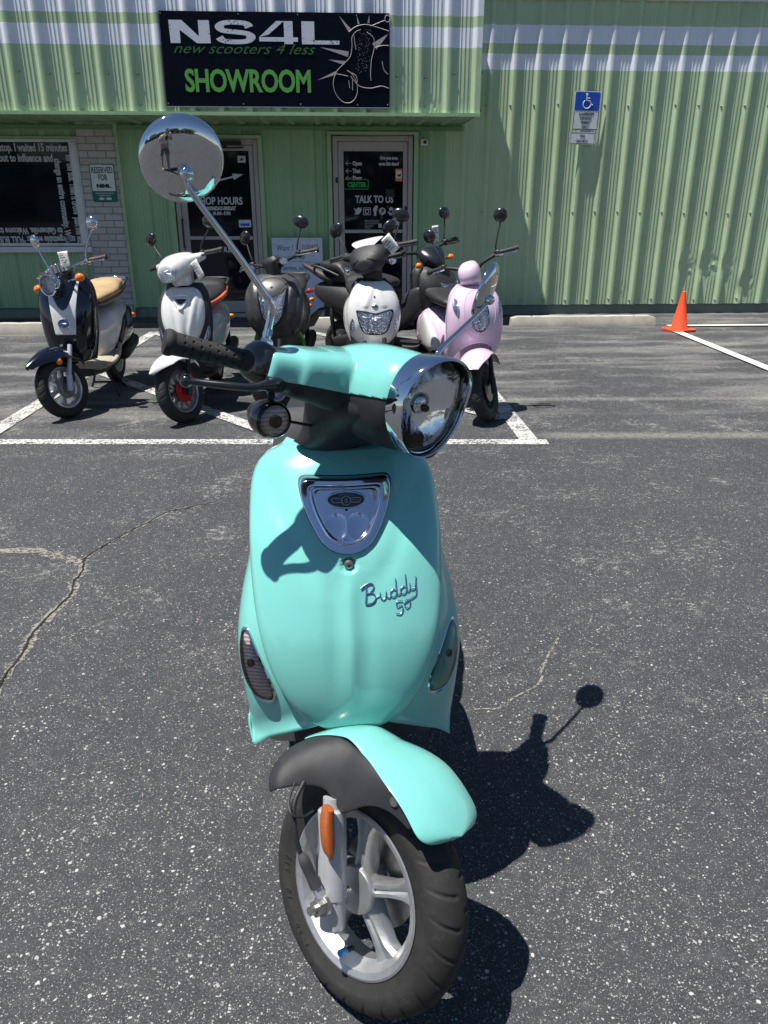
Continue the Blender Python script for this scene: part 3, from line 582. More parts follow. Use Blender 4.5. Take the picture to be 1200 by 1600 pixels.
# whiteboard
wb = signset('whiteboard', (-.555, 10.16, .02), 'white dry erase board with handwritten notes leaning on the green wall between the doors'); wb.rotation_euler = (radians(-4), 0, 0)
B().box(-.30, .30, 0, .012, .02, .93).build('board', 'wboard', wb)
b = B(); b.box(-.315, .315, -.008, .016, .93, .95); b.box(-.315, .315, -.008, .016, 0, .02); b.box(-.315, -.30, -.008, .016, .02, .93); b.box(.30, .315, -.008, .016, .02, .93); b.build('board_frame', 'winframe', wb, bevel=.003)
for i, (t_, s_, x_, z_, c_) in enumerate((('Want !', .10, -.26, .80, 'marker'), ('TODAY?', .075, .05, .815, 'markerr'), ('Sales in this way', .075, -.26, .69, 'marker'), ('Service, parts', .085, -.20, .565, 'marker'), ('Scooter buybacks', .075, -.23, .445, 'marker'), ('- - - -', .08, -.1, .35, 'markerr'), ('>', .10, .12, .27, 'marker'), ('this way', .08, -.03, .18, 'marker'))):
    text(t_, s_, c_, parent=wb, loc=(x_, -.002, z_), sx=.72, shear=.2, rz=radians((-1, 1, 2)[i % 3]))
B().tube([(-.25, -.002, .66), (0, -.002, .668), (.25, -.002, .655)], .002, 5).build('underline', 'marker', wb)
# wheel stops, cones
def stop(x0, x1, y, label):
    e = empty('wheel_stop', ((x0+x1)/2, y, 0)); L = (x1-x0)/2; b = B(); rows = []
    for i in range(25):
        x = -L+2*L*i/24; k = .02 if i in (0, 24) else 0; j = random.uniform(-.002, .002); rows.append([(x, -.075, 0), (x, -.072+j, .05-k), (x, -.045+j, .115-k+j), (x, .045, .118-k+j), (x, .072, .05-k), (x, .075, 0)])
    b.grid(rows, False); b.f.append(tuple(range(6))); b.f.append(tuple(range(24*6, 25*6))[::-1])
    o = b.build('concrete_block', 'conc', e, smooth=30)
    b = B(); b.lathe([(.0, 0), (.0, .012), (-.01, .014)], (-L+.25, 0, .121), 'z', 10); b.lathe([(.0, 0), (.0, .012), (-.01, .014)], (L-.25, 0, .121), 'z', 10); b.build('anchor_pin', 'steel', e)
    tag(e, label, 'wheel stop', 'concrete wheel stops in front of the building')
stop(2.0, 3.74, 9.27, 'concrete wheel stop beside the tall orange cone in front of the ribbed wall')
stop(-5.2, -3.0, 9.0, 'concrete wheel stop below the shop window behind the black and white scooter')
stop(-.55, 1.25, 9.27, 'concrete wheel stop hidden behind the parked scooters by the glass doors')
def cone(loc, rz, label):
    e = empty('traffic_cone', loc, rz); tag(e, label, 'traffic cone', 'orange traffic cones on the parking line')
    roundrect(-.14, .14, -.14, .14, .03, 0, .028); b = roundrect(-.14, .14, -.14, .14, .03, 0, .026); Mx = Matrix.Rotation(-pi/2, 4, 'X')
    b.v = [Mx @ v for v in b.v]; mz = min(v.z for v in b.v)
    b.v = [v-Vector((0, 0, mz)) for v in b.v]; b.build('cone_base', 'orange', e, bevel=.004)
    B().lathe([(.02, .098), (.034, .096), (.045, .088), (.40, .026), (.432, .022), (.436, .017), (.43, .012), (.03, .07)], (0, 0, 0), 'z', 36).build('cone_body', 'orange', e)
cone((3.86, 8.80, .0045), .3, 'tall orange traffic cone standing at the corner of the white parking lines')
cone((3.93, 6.56, .0045), .1, 'orange traffic cone at the right edge with only its base corner showing')

# ---------------------------------------------------------------- across the lot, behind the photographer (seen in chrome and glass)
def far_tree(x, y, h, rr_, seed, lab):
    e = empty('oak_tree', (x, y, 0)); tag(e, lab, 'tree', 'trees across the parking lot'); rd = random.Random(seed)
    b = B(); b.tube([(0, 0, 0), (.1, 0, h*.3), (.0, .1, h*.6)], [.28, .2, .12], 8)
    for k in range(4): a = rd.uniform(0, 6.3); b.tube([(0, 0, h*.35), (cos(a)*rr_*.4, sin(a)*rr_*.4, h*.62)], [.12, .05], 6)
    b.build('trunk', 'dark', e); b = B()
    for k in range(1500):
        a, t = rd.uniform(0, 6.283), rd.random()**.4; q = rd.uniform(-1, 1); rad = rr_*t*(1+.25*sin(3*a+seed)); c = Vector((cos(a)*rad*sqrt(1-q*q*.8), sin(a)*rad*sqrt(1-q*q*.8), h*.66+q*h*.33)); s_ = rd.uniform(.15, .4)
        u = Vector((rd.uniform(-1, 1), rd.uniform(-1, 1), rd.uniform(-1, 1))).normalized()*s_; w_ = u.orthogonal().normalized()*s_
        b.add([c-u, c+w_, c+u, c-w_], [(0, 1, 2, 3)])
    b.build('crown', 'leaf', e, smooth=0)
TL = ['leafy oak farthest left across the lot behind the photographer', 'tall leafy oak left of centre across the lot', 'low spreading oak across the lot behind the photographer', 'leafy oak right of centre across the lot', 'tall oak farthest right across the lot']
for i, (x, y, h, q) in enumerate(((-24, -30, 6.5, 5.5), (-12, -36, 7.5, 6), (-1, -33, 5.5, 5.5), (11, -35, 7, 6), (24, -30, 6.5, 6))): far_tree(x, y, h, q, i+1, TL[i])
o = empty('commercial_building', (2, -48, 0)); tag(o, 'long pale low commercial building across the lot behind the photographer', 'building')
B().box(-45, 45, -6, 0, 0, 4.6).build('wall', 'conc', o)
b = B()
for k in range(14): b.box(-42+6*k, -38.6+6*k, .0, .05, .5, 2.9)
b.build('shop_windows', 'glass', o, smooth=0); B().box(-46, 46, -.4, 1.2, 3.2, 3.6).build('awning', 'rgreen', o)
# the photographer, mirrored in the chrome
def skin_body(name, mat, chain, radii, edges, parent=None, sub_=2):
    me = bpy.data.meshes.new(name); me.from_pydata(chain, edges, []); o = bpy.data.objects.new(name, me); col.objects.link(o)
    md = o.modifiers.new('skin', 'SKIN'); md.use_smooth_shade = True
    for i, r_ in enumerate(radii): me.skin_vertices[0].data[i].radius = r_ if isinstance(r_, tuple) else (r_, r_)
    me.skin_vertices[0].data[0].use_root = True
    md = o.modifiers.new('sub', 'SUBSURF'); md.levels = md.render_levels = sub_; me.materials.append(M[mat])
    if parent: o.parent = parent
    return o
J = [(0, 0, .93), (0, -.01, 1.08), (0, -.01, 1.25), (0, -.01, 1.40), (0, .0, 1.48), (0, .02, 1.56), (0, .04, 1.68),
     (-.10, 0, .88), (-.12, .02, .50), (-.13, 0, .09), (-.14, .12, .04), (.10, 0, .88), (.12, .02, .50), (.13, 0, .09), (.14, .12, .04),
     (-.19, -.01, 1.40), (-.25, .03, 1.16), (-.10, .26, 1.30), (-.075, .345, 1.345), (.19, -.01, 1.40), (.25, .03, 1.16), (.10, .26, 1.30), (.075, .345, 1.345)]
RD = [(.15, .11), (.145, .10), (.16, .11), (.13, .09), .055, .06, (.075, .09), .085, .06, .042, .035, .085, .06, .042, .035, .055, .045, .032, .028, .055, .045, .032, .028]
ED = [(0, 1), (1, 2), (2, 3), (3, 4), (4, 5), (5, 6), (0, 7), (7, 8), (8, 9), (9, 10), (0, 11), (11, 12), (12, 13), (13, 14), (3, 15), (15, 16), (16, 17), (17, 18), (3, 19), (19, 20), (20, 21), (21, 22)]
pe = skin_body('person', 'skin', J, RD, ED); pe.location = (0, -.40, 0)
tag(pe, 'person in white shirt, grey shorts and dark cap, mirrored in the round chrome mirror', 'person')
skin_body('white_shirt', 'shirt', [(0, 0, 1.0), (0, -.01, 1.12), (0, -.01, 1.27), (0, -.01, 1.41), (-.19, -.01, 1.40), (-.235, .02, 1.24), (.19, -.01, 1.40), (.235, .02, 1.24)], [(.17, .125), (.165, .12), (.178, .13), (.14, .10), .072, .066, .072, .066], [(0, 1), (1, 2), (2, 3), (3, 4), (4, 5), (3, 6), (6, 7)], pe)
skin_body('grey_shorts', 'shorts', [(0, 0, .98), (0, 0, .90), (-.10, 0, .84), (-.12, .01, .60), (.10, 0, .84), (.12, .01, .60)], [(.165, .12), (.16, .125), .105, .09, .105, .09], [(0, 1), (1, 2), (2, 3), (1, 4), (4, 5)], pe)
B().ball((0, .045, 1.745), (.085, .105, .055)).loft('y', [(.10, 0, 1.735, .07, .006), (.20, 0, 1.725, .05, .004)], 14, 2).build('dark_cap', 'cap', pe)
for s in (-1, 1):
    fing = []
    for k in range(4):
        z_ = 1.372-.019*k; b = B(); b.tube([(s*.088, .352, z_), (s*.092, .368, z_), (s*.080, .380, z_), (s*.060, .382, z_)], [.009, .0085, .008, .007], 8); b.build('finger', 'skin', pe)
    B().tube([(s*.080, .345, 1.33), (s*.066, .366, 1.345), (s*.045, .368, 1.36)], [.011, .0095, .008], 8).build('thumb', 'skin', pe)
    B().ball((s*.083, .340, 1.345), (.018, .022, .042)).build('palm', 'skin', pe)
ph = B().box(-.036, .036, .0, .0078, -.132, .016).build('phone', 'black', None, bevel=.003); ph.location = (0, -.026, 1.35)
ph.matrix_basis = Matrix.Translation((0, -.026, 1.35)) @ Matrix.Rotation(-radians(15), 4, 'X'); tag(ph, 'black phone held up in both hands by the photographer', 'phone')
M['bulbred'] = P('dull_red_bulb', (.10, .012, .012), .3)
# ---------------------------------------------------------------- the mint scooter in front
RAKE = radians(26.5)
def steer(delta, P0=(0, .015, .216)):
    return Matrix.Translation(P0) @ Matrix.Rotation(delta, 4, Vector((0, sin(RAKE), cos(RAKE)))) @ Matrix.Translation([-k for k in P0])
hero = empty('parked_scooter', (.012, 1.03, 0), radians(2.5))
tag(hero, 'mint green scooter large in the foreground, script lettering and chrome badge on its front', 'scooter')
S = steer(radians(43))
def hb(): return B(S)
# --- front wheel
def tyre(R=.216, w=.045, rr=.133, nu=720, Mx=None, c=(0, 0, .216), grooves=26, depth=.003):
    prof = []  # (x, r) across
    K = 46
    for j in range(K+1):
        s = -1+2*j/K; a = s*pi/2*1.18
        x = w*sin(a)*(1-.06*abs(s)); r = R-w*.92*(1-cos(a)) if abs(a) < pi/2 else R-w*.92-(abs(a)-pi/2)*.028
        prof.append([x, r, s])
    rows = []
    for x, r, s in prof:
        row = []
        for i in range(nu):
            t = 2*pi*i/nu; d = 0
            if abs(s) < .80 and grooves:
                q = abs(s); ph = grooves*(t/(2*pi))+ (0 if s > 0 else .5) - .85*(q**1.6); ph -= math.floor(ph)
                if .05 < q < .80:
                    dd = abs(ph-.5)*2*pi*R/grooves
                    d = depth*max(0, min(1, (.0042-dd)/.0014))*min(1, (q-.05)*14, (.80-q)*14)
            if .80 < abs(s) < .815: d = .0012
            if .90 < abs(s) < .91: d = .0010
            row.append((c[0]+x, c[1]+(r-d)*sin(t), c[2]+(r-d)*cos(t)))
        rows.append(row)
    # bead
    for e in (0, -1):
        x, r, s = prof[e]; row = [(c[0]+x*.80, c[1]+(rr-.004)*sin(2*pi*i/nu), c[2]+(rr-.004)*cos(2*pi*i/nu)) for i in range(nu)]
        rows = ([row]+rows) if e == 0 else rows+[row]
    b = B(Mx); b.grid(rows, True); return b
def rim(Mx, c, rr=.137, w=.036, ns=5, hub=.030, k=1, sw=.014, nu=64):
    b = B(Mx)
    b.lathe([(-w, rr), (-w-.001, rr-.004), (-w+.003, rr-.014), (-w*.62, rr-.020), (-w*.3, rr-.028), (w*.3, rr-.028), (w*.62, rr-.020), (w-.003, rr-.014), (w+.001, rr-.004), (w, rr)], c, 'x', nu)
    for s in range(ns):
        a = 2*pi*s/ns+.3*k; ca, sa = cos(a), sin(a)
        rows = []
        for r, hw, ht in ((hub*.8, sw*1.15, .021), (hub*1.3, sw*1.0, .022), (rr*.5, sw*.95, .019), (rr*.68, sw*1.2, .017), (rr-.030, sw*2.0, .015), (rr-.018, sw*3.0, .017)):
            sec = [(-hw, -ht*.55), (-hw*.72, -ht), (-hw*.3, -ht), (0, -ht*.80), (hw*.3, -ht), (hw*.72, -ht), (hw, -ht*.55), (hw, ht*.55), (hw*.72, ht), (-hw*.72, ht), (-hw, ht*.55)]
            rows.append([(c[0]+q, c[1]+r*sa+p*ca, c[2]+r*ca-p*sa) for p, q in sec])
        b.grid(rows, True)
    b.lathe([(-.030, 0), (-.030, hub*.62), (-.024, hub*.7), (-.022, hub), (.022, hub), (.03, hub*.7), (.03, 0)], c, 'x', 40)
    return b
AX = (0, 0, .216)
wh = tyre(Mx=S, rr=.143).build('front_wheel', 'rubber', hero, smooth=60)
rim(S, AX, rr=.147, w=.037).build('rim', 'alu', wh, smooth=30)
b = hb(); b.lathe([(-.031, .0), (-.031, .034), (-.030, .040), (-.026, .042), (-.02, .042)], AX, 'x', 32); b.build('brake_drum_cover', 'alu', wh)
b = hb(); b.lathe([(.034, .03), (.036, .085), (.038, .085), (.036, .03)], AX, 'x', 36); b.build('brake_disc', 'steel', wh)
b = hb(); b.tube([(-.020, -.030, .112), (-.044, -.032, .118)], .0045, 10); b.build('valve_stem', 'plastic', wh); hb().tube([(-.042, -.032, .1175), (-.058, -.033, .121)], .0060, 10).build('valve_cap', 'blue', wh)
def tyretext(t_, a0, r_, size):
    for i, ch in enumerate(t_):
        if ch == ' ': continue
        al_ = a0+i*size*.74/r_
        def fn(v, al_=al_):
            X_ = (r_+v.z)*sin(al_)+v.x*cos(al_); Z_ = (r_+v.z)*cos(al_)-v.x*sin(al_); return S @ Vector((-.0445, -X_, .216+Z_))
        text(ch, size, 'tyretext', 'tyre_marking', wh, fn=fn, align='CENTER', extrude=.0)
M['tyretext'] = P('raised_rubber_lettering', (.035, .034, .032), .6)
tyretext('3.50 - 10  51J', radians(198), .160, .0165)
# --- fork
for sx in (-1, 1):
    b = hb(); X = .076*sx
    top = Vector((X, .085, .392)); bot = Vector((X, -.014, .168)); ax = (top-bot).normalized()
    b.lathe([(0, .0), (0, .020), (.003, .0225), (.050, .0228), (.053, .0250), (.20, .0250), (.203, .021), (.203, .0)], (0, 0, 0), 'z', 28)
    Mx = S @ Matrix.Translation(bot) @ ax.to_track_quat('Z', 'Y').to_matrix().to_4x4(); b.v = [Mx @ (S.inverted() @ v) for v in b.v]
    fk = b.build('fork_leg', 'fork', hero, bevel=.0008)
    b = hb(); b.tube([bot+ax*.19, bot+ax*.222], .016, 18, 1, False); b.build('fork_tube', 'fork', fk)
    b = hb(); b.lathe([(-.030*sx, 0), (-.030*sx, .006), (-.022*sx, .010), (-.010*sx, .011), (.0, .012), (.03*sx, .010)][::1], (X+.028*sx*2.0-0.0, 0, .216), 'x', 6 if sx < 0 else 12) if False else None
    b.tube([(X-.01*sx, 0, .216), (X+.060*sx, 0, .216)], .0075, 10); b.lathe([(X+.034*sx, 0), (X+.034*sx, .0145), (X+.047*sx, .0145), (X+.047*sx, 0)], (0, 0, .216), 'x', 6); b.lathe([(X+.026*sx, 0), (X+.026*sx, .018), (X+.033*sx, .018), (X+.033*sx, 0)], (0, 0, .216), 'x', 20)
    b.lathe([(-.03*sx+X, 0), (-.03*sx+X, .014), (X+.012*sx, .014), (X+.012*sx, 0)], (0, 0, .216), 'x', 20); b.build('axle_nut', 'steel', fk, smooth=25)
b = hb(); b.loft('z', [(.300, -.106, .018, .003, .007), (.310, -.108, .023, .008, .011), (.33, -.110, .032, .0105, .012), (.355, -.110, .044, .0105, .012), (.375, -.108, .052, .009, .010)], 20, 4, 3.); b.build('side_reflector', 'amberr', hero)
b = hb(); b.tube([(-.12, .11, .39), (-.145, .095, .365), (-.150, .072, .33), (-.142, .052, .295), (-.130, .040, .275)], .0042, 10); b.build('speedometer_cable', 'plastic', hero)
b = hb(); b.tube([(-.142, .052, .296), (-.136, .045, .285), (-.124, .032, .262), (-.114, .020, .243)], [.0045, .0095, .0095, .011], 16); b.build('cable_boot', 'gplastic', hero)
hb().tube([(-.114, .020, .243), (-.100, .004, .218)], .009, 14).build('cable_end', 'fork', hero)
hb().tube([(-.13, .12, .385), (-.155, .10, .37), (-.162, .080, .36), (-.145, .070, .355), (-.11, .08, .35)], .0022, 6).build('brake_wire', 'plastic', hero)
# --- front fender: mint blade on top, black side skirts
def fr_pt(a, r, x): return (x, -r*sin(a), .216+r*cos(a))
FR = .272
def fend(u, v):
    a = radians(-48+v*82); s = 2*u-1
    tip = max(0, (v-.86)/.14); w_ = fw(v)*max(0, 1-tip**3.2)**(1/2.4)
    w_ = max(w_, .004)
    r = FR-.004-(.005+.013*v)*abs(s)**2.6-.012*v**4
    r += .012*max(0, min(1, (.42-v)/.12))
    return fr_pt(a, r, w_*s)
def fw(v): t_ = max(0, min(1, (v-.28)/.42)); return .047+.036*t_*t_*(3-2*t_)
fd = hb().surf(fend, 29, 60).build('front_fender', 'teal', hero, solid=.003, sub=1)
def skirt(sx):
    def f(u, v):
        # u: down the side, v: along
        a = radians(-50+v*73); w0 = fw(v*73/82-.02)-.003
        ga = (.36+.64*math.exp(-(max(0, v-.08)/.14)**2))*math.exp(-(max(0, v-.45)/.25)**2)*(1-max(0, (v-.90)/.10)**2); drop = (.015+.050*math.exp(-((v-.48)/.22)**2)+.045*(1-v))*(1-cos(u*pi/2))+.012*u
        r = FR-.011-.012*v-drop; x = w0-.004-.007*max(0, v-.6)/.4+(.072+.083-w0-.002)*ga*sin(u*pi/2)
        r += .012*max(0, min(1, (.42-v)/.12))
        return fr_pt(a, r, sx*x)
    return f
for sx in (-1, 1):
    sk = hb().surf(skirt(sx), 18, 40).build('fender_skirt', 'hplastic', fd, solid=.003, sub=1)
    p = Vector(skirt(sx)(.50, .84)); b = hb(); b.lathe([(.0, .0), (.003*sx, .0), (.003*sx, .0075), (.0, .0095), (-.004*sx, .011)], (p.x+.001*sx, p.y, p.z), 'x', 18); b.build('screw', 'steel', sk)
# --- leg shield: panel y as a function of height and offset
YC = [(.40, .160), (.434, .148), (.47, .140), (.52, .139), (.57, .146), (.62, .160), (.67, .182), (.72, .208), (.77, .240), (.82, .285), (.86, .322), (.89, .350), (.915, .376)]
WP = [(.434, .0), (.4375, .028), (.445, .050), (.46, .078), (.48, .101), (.51, .125), (.55, .1465), (.60, .164), (.66, .1765), (.72, .183), (.78, .1855), (.83, .184), (.86, .179), (.885, .166), (.90, .147), (.912, .118)]
DP = [(.434, .005), (.46, .013), (.50, .026), (.55, .040), (.62, .054), (.70, .070), (.80, .088), (.87, .088), (.915, .06)]
WP = [(z, w*.985) for z, w in WP]
def shield_y(x, z):
    W_ = max(tab(z, WP), 1e-4); u = min(1, abs(x)/W_); D_ = tab(z, DP)
    y = tab(z, YC)+D_*(1-(1-u**2.3)**(1/2.3))*.75+D_*.25*u*u
    # spine below the screw and the soft hollows each side of it
    k = max(0, min(1, (.735-z)/.03))*max(0, min(1, (z-.50)/.10))
    y += -.0040*k*math.exp(-(x/.011)**2)+.0035*k*math.exp(-((abs(x)-.030)/.016)**2)
    vx = .105*max(0, (z-.70))/.18+.02
    k2 = max(0, min(1, (z-.69)/.05))*max(0, min(1, (.90-z)/.04)); y += .004*k2*math.exp(-((abs(x)-vx-.03)/.022)**2)
    # recess round the screw
    d = sqrt(x*x+(z-.745)**2*1.4); y += .009*max(0, min(1, (.0155-d)/.003))
    return y
def zrow(v):
    return .434+(.914-.434)*(v**1.7*(1-v)+v*v) if v < 1 else .914
rows = []
zs = sorted(set([.434+.0002]+[.434+.03*(i/10)**2 for i in range(1, 11)]+[.464+(.72-.464)*i/26 for i in range(1, 27)]+[.72+.05*i/26 for i in range(1, 27)]+[.77+(.914-.77)*i/24 for i in range(1, 25)]))
for z in zs:
    W_ = max(tab(z, WP), .0005); row = []
    for j in range(97):
        s = -1+2*j/96; x = W_*math.copysign(abs(sin(s*pi/2))**(1.0), s)*.9995; x = .55*x+.45*W_*s*.9995
        row.append((x, shield_y(x, z), z))
    rows.append(row)
# rolled edge back into the body
b = B(); b.grid(rows)
fpn = b.build('front_panel', 'teal', hero, smooth=70)
rb = [[], [], []]
outline = [r[0] for r in rows[::-1]]+[r[-1] for r in rows[1:]]
r0 = [Vector(p) for p in outline]
r1 = [Vector((p[0]*.995, p[1]+.006, p[2]+(.0007 if p[2] < .5 else 0))) for p in outline]; r2 = [Vector((p[0]*.975, p[1]+.070-.045*max(0, min(1, (p[2]-.82)/.05)), p[2]+(.004 if p[2] < .5 else 0))) for p in outline]
B().grid([r0, r1, r2]).build('panel_edge', 'teal', fpn, smooth=70)
cap = rows[-1]; B().grid([[Vector(p) for p in cap], [Vector((p[0]*.99, p[1]+.008, p[2]+.003)) for p in cap], [Vector((p[0]*.93, p[1]+.045, p[2]+.004)) for p in cap]]).build('panel_top', 'teal', fpn, smooth=70)
b = B(); b.lathe([(-.006, 0), (-.006, .004), (-.0045, .0075), (.0, .0088), (.004, .009)], (0, tab(.745, YC)+.006, .745), 'y', 24); sc_ = b.build('panel_screw', 'steel', fpn)
B().box(-.0032, .0032, tab(.745, YC)-.0006, tab(.745, YC)+.004, .7442, .7458).box(-.0008, .0008, tab(.745, YC)-.0007, tab(.745, YC)+.004, .742, .748).build('screw_slot', 'dark', fpn)
# wings
WW = [(.37, .196), (.40, .198), (.45, .204), (.50, .211), (.55, .217), (.60, .216), (.66, .206), (.72, .190), (.78, .176), (.84, .163)]
WD = [(.37, .045), (.45, .078), (.55, .103), (.65, .118), (.8, .128)]
WW = [(z, w*.985) for z, w in WW]
def wing(u, v, sx):
    zb = .374+.035*max(0, (u-.86)/.14)**2+.125*max(0, .86-u)**1.1; z = .83+(zb-.83)*v; W_ = tab(z, WW)
    x = W_*sin(u*pi/2*1.0); D_ = tab(z, WD)
    y = tab(max(z, .40), YC)+.026+D_*(1-cos(u*pi/2*1.0))**1.05
    fl = max(0, (v-.90)/.10); y -= .020*fl**2*(1-.3*u); x += .002*fl**2*u*u
    return Vector((sx*x, y, z))
for sx in (-1, 1):
    b = B(); b.surf(lambda u, v: wing(.10+.90*u, v, sx), 40, 60); wg = b.build('leg_shield_wing', 'teal', hero, smooth=60, solid=.004, off=-1 if sx < 0 else 1)
    def al(r, t, lift, sx=sx):
        # almond outline in wing (u, v) space, z .485 to .58
        s = cos(t); w_ = sin(t); q = .061*s; wd = .125*abs(w_)**.8*math.copysign(1, w_)*(1-.12*s)
        z = .548+q*r; uu = .655+.075*s*r+wd*r*(1-.15*s)
        zb = .374+.125*max(0, .86-uu)**1.1; vv = (.83-z)/(.83-zb)
        p = wing(uu, vv, sx); e = .004; n_ = (wing(uu+e, vv, sx)-p).cross(wing(uu, vv+e, sx)-p).normalized()
        if n_.y > 0: n_ = -n_
        return p+n_*lift
    nn = 48
    ind = B().grid([[al(r, 2*pi*i/nn, lf) for i in range(nn)] for r, lf in ((1.0, .001), (.97, .006), (.85, .0095), (.6, .0125), (.3, .014), (.02, .0145))], True).build('turn_signal', 'smoke', wg, smooth=60)
    B().grid([[al(r, 2*pi*i/nn, lf) for i in range(nn)] for r, lf in ((1.09, .000), (1.08, .004), (1.01, .0055), (.985, .004))], True).build('signal_rim', 'chrome', ind)
    B().grid([[al(r, 2*pi*i/nn, lf-.001) for i in range(nn)] for r, lf in ((.98, .002), (.6, .0035), (.3, .002), (.02, .0025))], True).build('signal_reflector', 'sigint', ind)
    p = al(.12, 0, .003); B().ball(p, .008, 16, 12).build('signal_bulb', 'bulbred', ind)
# --- badge plate
def bout(t):
    """outline of the chrome shield plate in (x, z), t in 0..1 clockwise from top centre"""
    return BO[int(t*len(BO)) % len(BO)]
h_ = [(0, .8765), (.045, .8770), (.072, .8765), (.0815, .872), (.0835, .862), (.0805, .846), (.073, .826), (.060, .802), (.046, .783), (.030, .7715), (.014, .7665), (0, .7655)]
h2 = cr(h_, 6); BO = h2+[(-x, z) for x, z in h2[::-1][1:-1]]; BC = (0, .832)
def bp(r, i, lift): 
    x, z = BO[i]; x = BC[0]+(x-BC[0])*r; z = BC[1]+(z-BC[1])*r
    return (x, shield_y(x*.96, z)*1.0-lift, z)
def bl(r, x, z):
    l = .0095+.15*max(0, z-.775)+.0016*math.exp(-((r-.755)/.022)**2)-.0010*math.exp(-((r-.70)/.02)**2)-.0008*math.exp(-((r-.81)/.02)**2)
    # two hollows with a raised Y between them
    zz = z-.800; 
    for s in (-1, 1):
        dx, dz = x*s-.019, z-.8075; d = (dx/.021)**2+(dz/.020)**2; l -= .0045*max(0, 1-d)**.8*(1 if x*s > .0035 else max(0, x*s/.0035))
    return l
bb = B(); nn = len(BO)
bb.grid([[bp(r, i, (-.003 if r > 1.01 else (.0075+.15*max(0, BO[i][1]-.775) if r > .99 else bl(r, *[(BC[k]+(BO[i][k]-BC[k])*r) for k in (0, 1)])))) for i in range(nn)] for r in [1.02, 1.0]+[.985-.985*k/60 for k in range(59)]], True)
M['badgechrome'] = P('badge_chrome', (.62, .65, .72), .09, metal=1, vary=.03)
bd = bb.build('badge_plate', 'badgechrome', hero, smooth=80)
bb = B(); bb.grid([[bp(r, i, l) for i in range(nn)] for r, l in ((1.045, -.002), (1.04, .0006), (1.0, .0008))], True); bb.build('badge_gasket', 'plastic', bd)
def onb(x, z, l=.012): return (x, shield_y(x*.96, z)-l-.15*(z-.775), z)
def ell(rx, rz, l, cx=0, cz=.848, n=40): return [onb(cx+rx*cos(2*pi*i/n), cz+rz*sin(2*pi*i/n), l) for i in range(n)]
B().grid([ell(.037, .0135, .007), ell(.036, .0128, .0128), ell(.034, .0115, .0128)], True).build('emblem_rim', 'chrome', bd)
B().grid([ell(.0345, .012, .0126), ell(.02, .007, .0130), ell(.001, .0005, .0132)], True).build('emblem_oval', 'black', bd)
E8 = lambda x, z: Vector(onb(x, .848+z, .0138))
strokes('emblem_wings', 'fork', bd, [[(.008, .003), (.0235, .003), (.026, .001), (.0235, -.0035), (.008, -.0035)], [(-.008, .003), (-.0235, .003), (-.026, .001), (-.0235, -.0035), (-.008, -.0035)], [(0, .0062), (.007, .003), (.007, -.0045), (0, -.0078), (-.007, -.0045), (-.007, .003), (0, .0062)]], .0006, E8)
text('G', .009, 'fork', 'emblem_letter', bd, fn=lambda v: E8(v.x, v.z-.0042), align='CENTER', bold=.0003)
text('GENUINE', .0052, 'fork', 'emblem_letters', bd, fn=lambda v: E8(v.x, .0072+v.z-v.x*v.x*8), align='CENTER', space=1.25)
text('SCOOTER', .0032, 'fork', 'emblem_letters', bd, fn=lambda v: E8(v.x-.0155, v.z-.0012), align='CENTER'); text('COMPANY', .0032, 'fork', 'emblem_letters', bd, fn=lambda v: E8(v.x+.0158, v.z-.0012), align='CENTER')
# --- script lettering: strokes following the panel
def onp(x, z):
    # local sheet coordinates: origin at the foot of the B, baseline climbing to the right
    a = radians(8); X = .024+x*cos(a)-z*sin(a)*.2; Z = .683+x*sin(a)+z
    return (X, shield_y(X, Z)-.0022, Z)
u_ = .001
L1 = [[(3, 0), (5, 10), (6, 22), (6, 28)], [(-4, 26), (2, 29), (12, 31), (19, 28), (19, 21), (12, 16), (7, 15.5)], [(7, 15.5), (16, 15), (22, 9), (20, 2), (12, -1.5), (3, 0)]]
L2 = [[(20, 5), (27, 8), (32, 8)], [(31, 13), (31, 5), (36, 1.5), (41, 5), (42, 13), (42, 5), (46, 2), (50, 4)],
      [(60, 10), (55, 13), (50, 9), (51, 3), (56, 1), (61, 5), (61.5, 14), (61, 28), (61, 6), (65, 2), (69, 4)], [(79, 10), (74, 13), (69, 9), (70, 3), (75, 1), (80, 5), (80.5, 14), (80, 30), (80, 6), (84, 3), (88, 6)],
      [(87, 14), (88, 5), (92, 3), (97, 6), (100, 21)], [(99, 15), (99, 3), (97, -7), (88, -10), (79, -12), (74, -14)]]
L3 = [[(70+(x-70)*1.25, -18+(z+18)*1.2) for x, z in l] for l in [[(71, -11), (62, -10), (62, -17), (68, -16), (71, -21), (67, -27), (60, -25)], [(77, -11), (73, -16), (76, -22), (81, -20), (82, -14), (77, -11)]]]
cv = lambda L, s=u_: [[(x*s, z*s) for x, z in l] for l in L]
M['scriptm'] = P('script_chrome', (.20, .25, .42), .25, metal=.8, vary=.1)
sb = strokes('script_letter', 'scriptm', fpn, cv(L1), .0013, onp, 8); strokes('script_letters', 'scriptm', fpn, cv(L2), .0009, onp, 8); strokes('script_number', 'scriptm', fpn, cv(L3), .0008, onp, 8)
